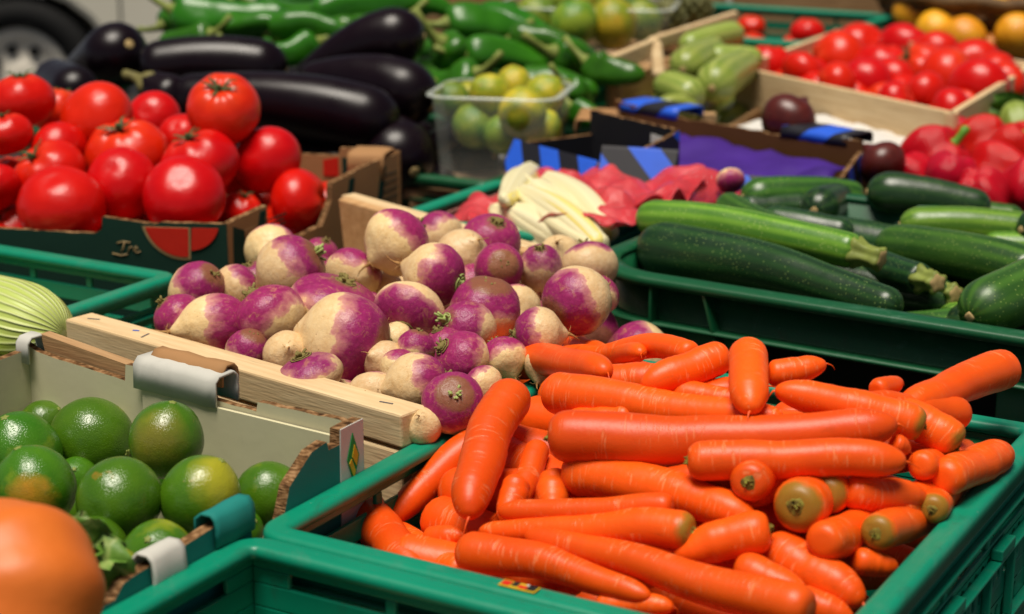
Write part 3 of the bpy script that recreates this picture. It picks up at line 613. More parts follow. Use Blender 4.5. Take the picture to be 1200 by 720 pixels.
limes = [
 (24, 532, 47, .455, (-.2, .8, .5), 'lime cut off by the picture edge, just above the orange-blotched lime'),
 (50, 497, 27, .465, (.6, .5, .3), 'small lime peeping out behind, with a pale stem scar'),
 (108, 514, 47, .452, (.9, -.3, .4), 'large lime against the back wall, second from its corner'),
 (195, 516, 43, .428, (.2, .9, .3), 'olive lime with rusty specks leaning on the grey back wall'),
 (41, 572, 47, .437, (-.3, .9, .3), 'lime with a big orange-yellow blotch on its side'),
 (140, 585, 49, .430, (.3, .2, -.9), 'biggest smooth green lime at the middle of the box'),
 (235, 582, 46, .437, (.5, .8, .2), 'lime with a yellowish shoulder beside the middle lime'),
 (314, 580, 38, .450, (.7, .5, .4), 'dark green lime next to the torn teal side wall'),
 (186, 652, 42, .445, (-.1, .5, .8), 'lime in the lower gap below the middle lime'),
 (112, 645, 38, .462, (-.4, .7, .4), 'shaded lime under the leaf beside the orange squash'),
 (142, 672, 27, .452, (.2, .9, .2), 'small yellow-green lime at the near cardboard edge'),
 (282, 622, 26, .475, (.6, .4, .5), 'lime half hidden behind the teal folded tab'),
 (272, 556, 26, .478, (.3, .6, .6), 'lime peeping between the yellow-shouldered lime and back wall'),
 (190, 566, 24, .482, (.3, .3, .9), 'lime wedged deep below the rusty specked lime'),
 (90, 562, 26, .480, (.1, .5, .9), 'lime wedged deep between the blotched lime and the middle lime'),
 (85, 600, 26, .485, (.1, .5, .9), 'lime in the dark hollow left below the middle lime')]
def lime_h(x, y, r_, h):                                # low enough to lie inside the box, clear of its side wall
    h += .045
    for _ in range(60):
        p = at(x, y, h); q = p - CO
        if q.x * math.sin(U60) - q.y * math.cos(U60) < -(r_ / F * depth(p) + .018): break
        h += .003
    return h
limes = [(x, y, r_, lime_h(x, y, r_, h), a, l) for x, y, r_, h, a, l in limes]
L = [dict(p=at(x, y, h), r=r_ / F * depth(at(x, y, h)), ax=vec(*a), l=l) for x, y, r_, h, a, l in limes]
relax(L)
def respot(o, d, col_, lo, hi, name):                     # a ripening blotch on the side that shows
    k = (o.matrix_world.to_3x3().inverted() @ d).normalized(); o.material_slots[0].link = 'OBJECT'; o.material_slots[0].material = m_lime(tuple(k), col_, lo, hi, name)
spots = {3: ((-.1, .1, 1), (.20, .17, .02), .55, 1.05, 'lime_rusty_peel'), 4: ((.15, -.30, 1), (.62, .26, .02), .72, 1.0, 'lime_blotched_peel'), 6: ((.75, .55, .7), (.40, .36, .02), .55, 1.05, 'lime_yellow_shoulder_peel'), 10: ((0, .5, .8), (.36, .36, .02), .3, 1.0, 'lime_yellow_peel')}
for i, d in enumerate(L):
    o = place('lime', LIME[i % 3], d['p'], d['r'] * 1.02, d['ax'], d['l'], 'lime', GL, None, (1, 1, 1), [('stem_button', LBUT)])
    if i in spots: respot(o, vec(*spots[i][0]), *spots[i][1:])
u60, v60 = uv2(U60)
for i in range(5):
    for j in range(7):
        p = LBR - u60 * (.05 + j * .058) - v60 * (.05 + i * .068 + (j % 2) * .025); p = Vector((p.x, p.y, CZ - .60 + R.uniform(-.004, .004)))
        place('lime', LIME[R.randrange(3)], p, R.uniform(.029, .032), vec(R.uniform(-1, 1), R.uniform(-1, 1), R.uniform(-1, 1)), 'lime buried in the bottom layer under the other limes', 'lime', 'limes of the bottom layer')
# -- tomatoes
def tom_fn(seed, k=5, amp=.035, flat=.82):
    def fn(th, ph):
        w = math.exp(-((th - .5) / .55) ** 2); r = 1 + amp * w * math.cos(k * ph + seed) + .03 * math.sin(th) * math.cos(2 * ph + seed) + .02 * nz(math.cos(ph) * math.sin(th) * 1.2 + seed, math.sin(ph) * math.sin(th) * 1.2, math.cos(th))
        p = sph(th, ph, r); p.z = p.z * flat - .17 * math.exp(-(th / .28) ** 2) + .06 * math.exp(-((math.pi - th) / .25) ** 2); return p
    return fn
TOM = base_meshes('tomato', [tom_fn(0, 5), tom_fn(2.2, 6, .045, .80), tom_fn(4.1, 7, .03, .86), tom_fn(5.3, 4, .03, .9)], M['tomato'], 48, 28)
def calyx(seed, n=5, ln=.42, z0=.70, w=.055):
    rr = random.Random(seed); V, Fc, UVs = [], [], []
    tube([Vector((0, 0, z0 - .06)), Vector((.01, 0, z0 + .03)), Vector((.02, .01, z0 + .10)), Vector((.03, .02, z0 + .14))], [.09, .07, .06, .065], 10, None, V, Fc, UVs)
    for k in range(n):
        a = 2 * math.pi * k / n + rr.uniform(-.3, .3); l = ln * rr.uniform(.7, 1.15); m = 7; b = len(V); cu = rr.uniform(-.05, .25)
        for i in range(m):
            t = i / (m - 1); r = .05 + l * t; ww = w * (1 - t) ** .7 * (.6 + 1.2 * t) + .004; z = z0 + .02 + .10 * math.sin(min(1, t * 1.3) * 1.5) + cu * t * t * .5; aa = a + .25 * t * rr.uniform(-1, 1)
            for sd in (-1, 0, 1): V.append(Vector((math.cos(aa) * r - math.sin(aa) * ww * sd, math.sin(aa) * r + math.cos(aa) * ww * sd, z + (.02 if sd == 0 else 0))))
        for i in range(m - 1):
            for s in (0, 1): Fc.append([b + i * 3 + s, b + (i + 1) * 3 + s, b + (i + 1) * 3 + s + 1, b + i * 3 + s + 1])
    return V, Fc
M['calyx'] = plain('calyx_green', (.045, .075, .02), .6, .3, .5, 30)
CAL = []
for sd in (1, 2, 3):
    V, Fc = calyx(sd); _o = mk('calyx', V, Fc, M['calyx']); CAL.append(_o.data); bpy.data.objects.remove(_o)
GT = 'large tomatoes in the brown cardboard box'
toms = [ # px, py, r, d, axis, stem?, label
 (27, 118, 37, 2.24, (-.05, .93, .30), 1, 'tomato at the picture edge with stem up, topmost of its corner'),
 (8, 158, 29, 2.17, (-.2, .95, .2), 1, 'tomato cut by the picture edge below the topmost corner tomato'),
 (-4, 220, 28, 2.10, (-.5, .6, -.3), 0, 'plain red tomato cut by the picture edge at mid height'),
 (66, 130, 30, 2.32, (.2, .95, .1), 1, 'tomato half hidden behind the big pointed tomato'),
 (113, 139, 43, 2.20, (.5, -.3, -.8), 0, 'tall pointed tomato without visible stem, on top of the heap'),
 (179, 140, 32, 2.30, (.1, -.2, -.9), 0, 'smooth tomato between the pointed tomato and the eggplants'),
 (262, 128, 43, 2.19, (-.04, .62, .78), 1, 'topmost tomato with dark stem facing the viewer'),
 (70, 176, 33, 2.20, (-.6, .3, -.3), 0, 'tomato tucked below the tall pointed tomato'),
 (58, 205, 42, 2.12, (-.45, .62, .6), 1, 'tomato with a curly stem on its upper side'),
 (149, 181, 47, 2.15, (-.15, .80, .55), 1, 'broad ribbed tomato with withered stem at the centre'),
 (72, 242, 50, 2.08, (.1, -.6, -.6), 0, 'large oblong tomato at the front rim, no stem showing'),
 (143, 216, 42, 2.10, (.2, -.4, -.9), 0, 'tomato in front of the broad ribbed tomato'),
 (216, 230, 48, 2.08, (.0, -.5, -.8), 0, 'large round tomato above the printed tomato picture'),
 (233, 194, 46, 2.11, (-.3, .85, .35), 1, 'ribbed tomato with stem, behind the large round tomato'),
 (213, 160, 27, 2.24, (.2, -.4, -.8), 0, 'small tomato glimpsed behind the ribbed tomato'),
 (313, 188, 39, 2.19, (.4, -.3, -.8), 0, 'smooth tomato below the eggplants, beside the topmost tomato'),
 (350, 236, 38, 2.19, (.9, .1, .1), 0, 'tomato lying at the notched side wall of the box'),
 (284, 246, 24, 2.17, (.2, .8, .4), 1, 'shaded tomato low in the corner beside the side wall'),
 (92, 280, 34, 2.11, (.2, .75, .55), 1, 'low tomato with a stem, peeping over the front rim'),
 (14, 272, 34, 2.13, (-.3, .5, .6), 1, 'low tomato at the picture edge, over the front rim'),
 (150, 266, 30, 2.11, (.0, .9, .2), 0, 'low tomato behind the gold handwriting'),
 (275, 205, 30, 2.22, (.1, .9, .2), 0, 'hidden tomato under the topmost tomato'),
 (20, 215, 36, 2.22, (.1, .9, .2), 0, 'hidden tomato behind the curly stemmed one'),
 (115, 185, 34, 2.27, (.1, .9, .2), 0, 'hidden tomato behind the broad ribbed one')]
L = [dict(p=atd(x, y, d), r=r_ / F * d, ax=vec(*a), st=st, l=l) for x, y, r_, d, a, st, l in toms]
relax(L, 60, .88, .12, .5)
for i, d in enumerate(L): place('tomato', TOM[i % 4], d['p'], d['r'] * 1.04, d['ax'], d['l'], 'tomato', GT, None, (1, 1, 1), [('calyx', CAL[i % 3])] if d['st'] else [])
ab = (XBR - XFR).normalized(); ac = (XFL - XFR).normalized(); ac_n = (XFL - XFR).length; ab_n = (XBR - XFR).length
for i in range(6):
    for j in range(6):
        p = XFR + ac * (.06 + i * .085) + ab * (.06 + j * .085)
        if (p - XFR).dot(ab) < ab_n - .05 and (p - XFR).dot(ac) < ac_n - .05: place('tomato', TOM[(i + j) % 4], Vector((p.x, p.y, CZ - .512 + R.uniform(-.006, .006))), .042, vec(R.uniform(-1, 1), R.uniform(-1, 1), R.uniform(-1, 1)), 'tomato buried under the heap in the brown box', 'tomato', 'tomatoes buried in the brown box')
# -- turnips
def tur_fn(seed, flat=.9, neck=.10):
    def fn(th, ph):
        x, y, z = math.sin(th) * math.cos(ph), math.sin(th) * math.sin(ph), math.cos(th)
        r = 1 + .05 * nz(x * 1.1 + seed, y * 1.1, z * 1.1) + .018 * nz(x * 4 + seed, y * 4, z * 4) - .012 * max(0, math.sin(ph * 3 + seed)) * math.exp(-((th - .35) / .3) ** 2)
        p = sph(th, ph, r); p.z *= flat; e = math.exp(-((math.pi - th) / .30) ** 2); p.z -= e * .20
        p.z += -.05 * math.exp(-(th / .33) ** 2); return p
    return fn
TUR = base_meshes('turnip', [tur_fn(1.3), tur_fn(4.4, .84), tur_fn(8.2, .98), tur_fn(11.9, .88), tur_fn(15.1, 1.06)], M['turnip'], 48, 30)
M['turnip_top'] = plain('turnip_leaf_scar', (.20, .16, .05), .75, .2, .6, 18); M['turnip_green'] = plain('turnip_leaf_stub', (.33, .40, .12), .6, .3, .35, 9); M['turnip_root'] = plain('turnip_root', (.40, .22, .08), .8, .15, .4, 20)
def crown_mesh(seed, green):
    rr = random.Random(seed); V, Fc, UVs = [], [], []
    for k in range(3):                                  # leaf scar rings
        r = .30 - k * .09; z = .80 + k * .035; m = 22
        tube([Vector((math.cos(2 * math.pi * i / m) * r * (1 + .06 * math.sin(3 * i)), math.sin(2 * math.pi * i / m) * r, z + .012 * math.sin(i * 2.1 + seed))) for i in range(m)], [.028] * m, 6, None, V, Fc, UVs)
    b, c = blob(lambda th, ph: Vector((math.sin(th) * math.cos(ph) * .17, math.sin(th) * math.sin(ph) * .17 * (1 + .2 * math.cos(3 * ph)), .86 + .09 * math.cos(th))), 14, 8, V, Fc)
    for k in range(9 if green else 5):
        a = rr.uniform(0, 6.28); q = rr.uniform(.02, .14); h = rr.uniform(.14, .40 if green else .2); l = rr.uniform(.05, .18)
        p0 = Vector((math.cos(a) * q, math.sin(a) * q, .84)); tube([p0, p0 + Vector((math.cos(a) * l * .4, math.sin(a) * l * .4, h * .6)), p0 + Vector((math.cos(a) * l, math.sin(a) * l, h))], [.05, .045, .04], 7, None, V, Fc, UVs)
    return V, Fc
CRB, CRG = [], []
for sd in (1, 2):
    V, Fc = crown_mesh(sd, False); _o = mk('leaf_crown', V, Fc, M['turnip_top']); CRB.append(_o.data); bpy.data.objects.remove(_o)
    V, Fc = crown_mesh(sd + 5, True); _o = mk('leaf_crown', V, Fc, M['turnip_green']); CRG.append(_o.data); bpy.data.objects.remove(_o)
V, Fc, UVs = [], [], []
tube([Vector((0, 0, -1.0)), Vector((.01, 0, -1.12)), Vector((.06, .03, -1.25)), Vector((.16, .05, -1.38)), Vector((.30, .02, -1.47))], [.11, .06, .03, .018, .008], 8, None, V, Fc, UVs)
for k in range(5):
    a = k * 1.3; tube([Vector((math.cos(a) * .06, math.sin(a) * .06, -1.06)), Vector((math.cos(a) * .2, math.sin(a) * .2, -1.12)), Vector((math.cos(a + .4) * .33, math.sin(a + .4) * .33, -1.05 - .1 * (k % 2)))], [.012, .009, .005], 5, None, V, Fc, UVs)
_o = mk('tap_root', V, Fc, M['turnip_root']); ROOT = _o.data; bpy.data.objects.remove(_o)
GN = 'turnips in the pine slat box'
turs = [ # px, py, r, h, crown axis (right, up, toward), (sx, sz), crown kind, label
 (465, 284, 38, .412, (.75, .62, -.45), (1, 1), 0, 'cream freckled turnip balanced on top of the heap'),
 (509, 323, 36, .428, (.75, -.25, .25), (1, 1.08), 1, 'deep purple turnip just below the cream topmost one'),
 (341, 317, 38, .430, (.72, .42, .15), (1, 1), 1, 'two-tone turnip with a fresh green leaf stub'),
 (319, 294, 30, .450, (.2, .2, -.95), (1, 1), 0, 'cream turnip next to the tomato box corner'),
 (415, 321, 29, .446, (.45, .75, -.3), (1.1, .85), 0, 'small cream turnip below the back board'),
 (316, 373, 40, .448, (-.55, .75, .0), (1, 1), 0, 'purple-topped turnip with cream belly, left of the biggest'),
 (252, 380, 36, .454, (.85, .15, -.2), (.92, 1.3), 0, 'long pale turnip with hairy roots lying by the pine rail'),
 (231, 340, 30, .448, (.65, .55, .45), (1, 1.12), 0, 'purple turnip touching the cabbage crate corner, brown crown showing'),
 (278, 338, 27, .450, (.8, .45, -.3), (1, 1), 0, 'cream turnip behind the long hairy one'),
 (405, 400, 50, .450, (.88, -.15, .10), (1.06, .94), 0, 'biggest turnip, purple with a cream patch, at the centre'),
 (395, 358, 42, .448, (.3, .75, .2), (1.25, .8), 0, 'purple and cream turnip right behind the biggest'),
 (480, 368, 38, .444, (-.2, -.55, .62), (1.05, .9), 0, 'glossy purple turnip with its root crown turned down'),
 (541, 301, 30, .434, (-.5, -.5, -.7), (1, 1), 0, 'cream turnip hiding behind the deep purple one'),
 (576, 281, 31, .428, (.2, .6, .5), (1.05, .95), 0, 'smooth purple turnip nearest the chicory'),
 (585, 314, 27, .428, (.20, .12, .95), (1, 1), 0, 'small purple turnip whose round crown faces the viewer'),
 (634, 314, 25, .434, (-.05, .75, .55), (.95, 1.2), 0, 'egg-shaped turnip standing upright with crown on top'),
 (690, 313, 32, .440, (-.1, .7, -.3), (1, 1), 0, 'turnip in front of the dark zucchini crate corner'),
 (676, 353, 38, .434, (-.65, -.35, .40), (1, 1), 2, 'pale mottled turnip with a rooty side'),
 (631, 392, 31, .446, (-.75, .0, .05), (1, 1), 2, 'round cream turnip above the carrots'),
 (569, 362, 37, .446, (.15, .75, .35), (1.05, .9), 0, 'purple turnip in the middle of the right half'),
 (547, 386, 33, .446, (-.62, .32, .52), (.95, 1.1), 1, 'turnip with a small sprouting leaf'),
 (541, 421, 32, .451, (-.62, .42, .35), (1, 1.05), 0, 'purple turnip with rough crown above the near row'),
 (487, 408, 21, .452, (.2, .8, .1), (1, 1), 0, 'tiny pinkish turnip between larger ones'),
 (489, 450, 37, .454, (.92, .2, -.15), (.92, 1.06), 2, 'large cream turnip with a purple edge in the near row'),
 (531, 472, 33, .456, (.10, .42, .85), (1.05, .85), 1, 'near-row turnip whose green crown faces the viewer'),
 (604, 362, 28, .460, (-.2, .4, -.8), (1, 1), 0, 'cream turnip tucked behind the round cream one'),
 (362, 442, 35, .462, (-.3, .8, .2), (1.1, .85), 0, 'low turnip half hidden by the pine rail'),
 (336, 416, 26, .462, (-.2, -.3, -.9), (1, 1), 0, 'cream turnip wedged below the purple-topped one'),
 (440, 468, 30, .466, (.1, .5, -.8), (1.1, .9), 0, 'pale turnip low behind the pine rail'),
 (452, 425, 24, .464, (.5, -.3, -.7), (1, 1), 0, 'cream turnip in the gap beside the biggest'),
 (463, 398, 20, .462, (.3, -.6, -.5), (1, 1), 0, 'small cream turnip squeezed by the glossy purple one'),
 (566, 453, 24, .458, (-.6, .3, -.4), (1, 1), 2, 'shaded cream turnip beside the carrot crate rim'),
 (496, 500, 21, .470, (.1, -.5, -.8), (1, 1), 0, 'cream turnip at the end of the pine rail'),
 (655, 300, 24, .452, (.1, -.5, -.8), (1, 1), 0, 'pale turnip behind the upright egg-shaped one'),
 (612, 340, 24, .455, (.3, .6, -.4), (1, 1), 0, 'turnip low behind the upright one'),
 (640, 428, 24, .462, (.3, .6, -.4), (1, 1), 0, 'low turnip just above the back carrots'),
 (700, 345, 24, .462, (.3, .6, -.4), (1, 1), 0, 'shaded turnip beside the dark crate wall'),
 (520, 345, 26, .468, (.3, -.6, -.4), (1, 1), 0, 'turnip under the deep purple one'),
 (445, 345, 28, .466, (.3, -.6, -.4), (1, 1), 0, 'turnip in shade below the small cream one'),
 (375, 330, 26, .466, (.2, .6, -.4), (1, 1), 0, 'turnip in shade beside the green leaf stub'),
 (432, 366, 24, .456, (.3, .5, -.5), (1, 1), 0, 'small turnip wedged between the biggest and the glossy purple one'),
 (520, 404, 22, .458, (-.3, .7, .2), (1, 1), 0, 'small purple turnip below the middle of the right half'),
 (468, 432, 22, .462, (.5, .5, -.4), (1, 1), 0, 'small turnip above the large cream one of the near row'),
 (590, 420, 26, .458, (-.4, .7, -.4), (1, 1), 0, 'turnip in the gap behind the leftmost back carrot'),
 (556, 335, 24, .450, (.5, .6, -.2), (1, 1), 0, 'purple turnip between the deep purple one and the crown-facing one'),
 (300, 330, 24, .458, (-.3, .7, .3), (1, 1), 0, 'turnip in shade behind the cream one near the crate corner'),
 (655, 340, 22, .455, (.3, .7, .3), (1, 1), 0, 'small turnip left of the pale mottled one'),
 (515, 275, 26, .448, (-.3, .7, -.3), (1, 1), 0, 'pale turnip by the back rail, right of the topmost'),
 (376, 298, 20, .462, (.3, .7, .3), (1, 1), 0, 'small turnip against the back board'),
 (290, 412, 24, .466, (.3, .7, .3), (1, 1), 0, 'turnip low behind the rail below the purple-topped one'),
 (210, 374, 28, .450, (-.5, .5, .2), (1, 1.1), 2, 'purple turnip half covered by the long hairy one')]
L = [dict(p=at(x, y, h), r=r_ / F * depth(at(x, y, h)), ax=vec(*a), sc=sc, k=k, l=l) for x, y, r_, h, a, sc, k, l in turs]
relax(L, 60, .84, .08, .5)
for i, d in enumerate(L):
    kids = [('leaf_crown', (CRG if d['k'] == 1 else CRB)[i % 2])] + [('tap_root', ROOT)]
    place('turnip', TUR[i % 5], d['p'], d['r'] * 1.08, d['ax'], d['l'], 'turnip', GN, None, (d['sc'][0], d['sc'][0], d['sc'][1]), kids)
# a small sprouting leaf and filler layer
for i in range(7):
    for j in range(8):
        p = TA + dT * (.03 + i * .064) + pT * (.06 + j * .066); p = Vector((p.x, p.y, CZ - .508 + R.uniform(-.008, .008)))
        q = p - CO; ok = q.dot(v60) < -.05 or q.dot(u60) > CL + .05
        if q.dot(v60) > .02: continue
        qz = p - ZO; qc = p - CF
        if not ok or (qz.dot(zv) > -.05 and qz.dot(zu) > -.05) or (qc.dot(v60) < .05 and qc.dot(u60) < .05): continue
        place('turnip', TUR[(i + j) % 5], p, R.uniform(.032, .036), vec(R.uniform(-1, 1), R.uniform(-1, 1), R.uniform(-1, 1)), 'turnip buried in the bottom layer of the pine box', 'turnip', 'turnips of the bottom layer')
# ---------------------------------------------------------------- long vegetables
def spine(p0, p1, bend, n, wob=0, sd=0, updown=0.0):   # gentle arc seen from the front plus a little wobble
    d = p1 - p0; L = d.length; vd = ((p0 + p1) / 2 - EYE).normalized(); s = vd.cross(d).normalized(); out = []
    for i in range(n):
        t = i / (n - 1); out.append(p0 + d * t + s * (bend * L * 4 * t * (1 - t) + wob * nz(t * 3, sd, .3)) + Vector((0, 0, updown * L * 4 * t * (1 - t))))
    return out
def ends(ts, L, r0, r1, f0=.8, f1=1.1, c0=.30, c1=.10):      # round both ends over a length of f * radius
    out = []
    for t in ts:
        s = t * L; k = 1
        a = min(1, s / max(1e-6, r0 * f0)); k *= c0 + (1 - c0) * math.sqrt(max(0, 1 - (1 - a) ** 2))
        b = min(1, (L - s) / max(1e-6, r1 * f1)); k *= c1 + (1 - c1) * math.sqrt(max(0, 1 - (1 - b) ** 2))
        out.append(k)
    return out
def tsamp(n, e=.16):                                   # denser rings at the ends
    return [.5 - .5 * math.cos(math.pi * i / (n - 1)) * (1 - e) - .5 * e * (1 - 2 * i / (n - 1)) for i in range(n)]
def resample(p0, p1, bend, ts, wob, sd):
    d = p1 - p0; L = d.length; vd = ((p0 + p1) / 2 - EYE).normalized(); s = vd.cross(d).normalized()
    return [p0 + d * t + s * (bend * L * 4 * t * (1 - t) + wob * (nz(t * 2.5, sd, .3) - (1 - t) * nz(0, sd, .3) - t * nz(2.5, sd, .3))) for t in ts]
def carrot(p0, p1, r0, r1, label, group, bend=0.0, crown=True, sd=0, hair=True, n=46, seg=22, split=False):
    L = (p1 - p0).length; ts = tsamp(n); pts = resample(p0, p1, bend, ts, L * .034, sd)
    k = ends(ts, L, r0, r1, .80, 2.3, .38, .06)
    rad = [(r0 + (r1 - r0) * (t ** 1.15)) * kk * (1 + .06 * nz(t * 6, sd, 2) + .022 * nz(t * 30, sd, 4)) for t, kk in zip(ts, k)]
    c = Vector(p0)
    def disp(t, a):
        x = 1 + .03 * nz(math.cos(a) * .8 + sd, math.sin(a) * .8, t * 6) + .012 * nz(math.cos(a) * 2 + sd, math.sin(a) * 2, t * 30)
        if split: x -= .30 * math.exp(-((a - split) / .13) ** 2) * min(1, max(0, (t - .05) * 4))
        return x
    V, Fc, UVs = tube([p - c for p in pts], rad, seg, disp)
    o = mk('carrot', V, Fc, M['carrotg' if crown == 2 else 'carrot'], None, True, UVs); o.location = c; tag(o, label, 'carrot', group)
    ax = (pts[0] - pts[2]).normalized()
    if crown:
        rr = random.Random(sd * 7 + 1); V, Fc, UVs = [], [], []; rc = r0 * .33
        x, y = frame(ax); b = len(V)
        tube([ax * z for z in (-r0 * .16, -r0 * .03, r0 * .035, r0 * .05)], [rc * 1.30, rc * 1.12, rc * .85, rc * .35], 16, lambda t, a: 1 + .12 * math.sin(3 * a + sd) + .07 * math.sin(7 * a), V, Fc, UVs)
        for i in range(7):
            a = rr.uniform(0, 6.28); q = rc * rr.uniform(.1, .7); l = r0 * rr.uniform(.06, .22); pp = (x * math.cos(a) + y * math.sin(a)) * q
            tube([pp, pp + ax * l * .6, pp * 1.25 + ax * l], [r0 * .07, r0 * .06, r0 * .04], 6, None, V, Fc, UVs)
        k_ = mk('crown', V, Fc, M['carrot_crown'], o); k_.location = (0, 0, 0)
    if hair:
        rr = random.Random(sd * 5 + 3); tip = pts[-1] - c; td = (pts[-1] - pts[-3]).normalized(); V, Fc, UVs = [], [], []
        q = [tip - td * r1 * .1]; h = td.copy()
        for i in range(5): h = (h + Vector((rr.uniform(-.5, .5), rr.uniform(-.5, .5), -.28))).normalized(); q.append(q[-1] + h * r1 * .22)
        tube(q, [r1 * .10, r1 * .07, r1 * .045, r1 * .03, r1 * .02, r1 * .012], 6, None, V, Fc, UVs); mk('root_tip', V, Fc, M['carrot'], o, True, UVs)
    return o
def sm(x): x = max(0, min(1, x)); return x * x * (3 - 2 * x)
def csurf(p):                                          # height of the carrot heap over the crate
    q = p - CO; a = q.dot(u60); b = q.dot(v60); return -.048 + .088 * sm(a / .30) * (1 - .75 * min(1, abs((b - CW / 2) / (CW / 2))) ** 3) + .012 * sm((b - .1) / .3)
def chit(px, py, off):
    h = .48
    for _ in range(40):
        p = at(px, py, h); z = .92 + csurf(p) + off; h += ((CZ - z) - h) * .5
    return at(px, py, h)
GC = 'carrots on top of the heap in the green crate'
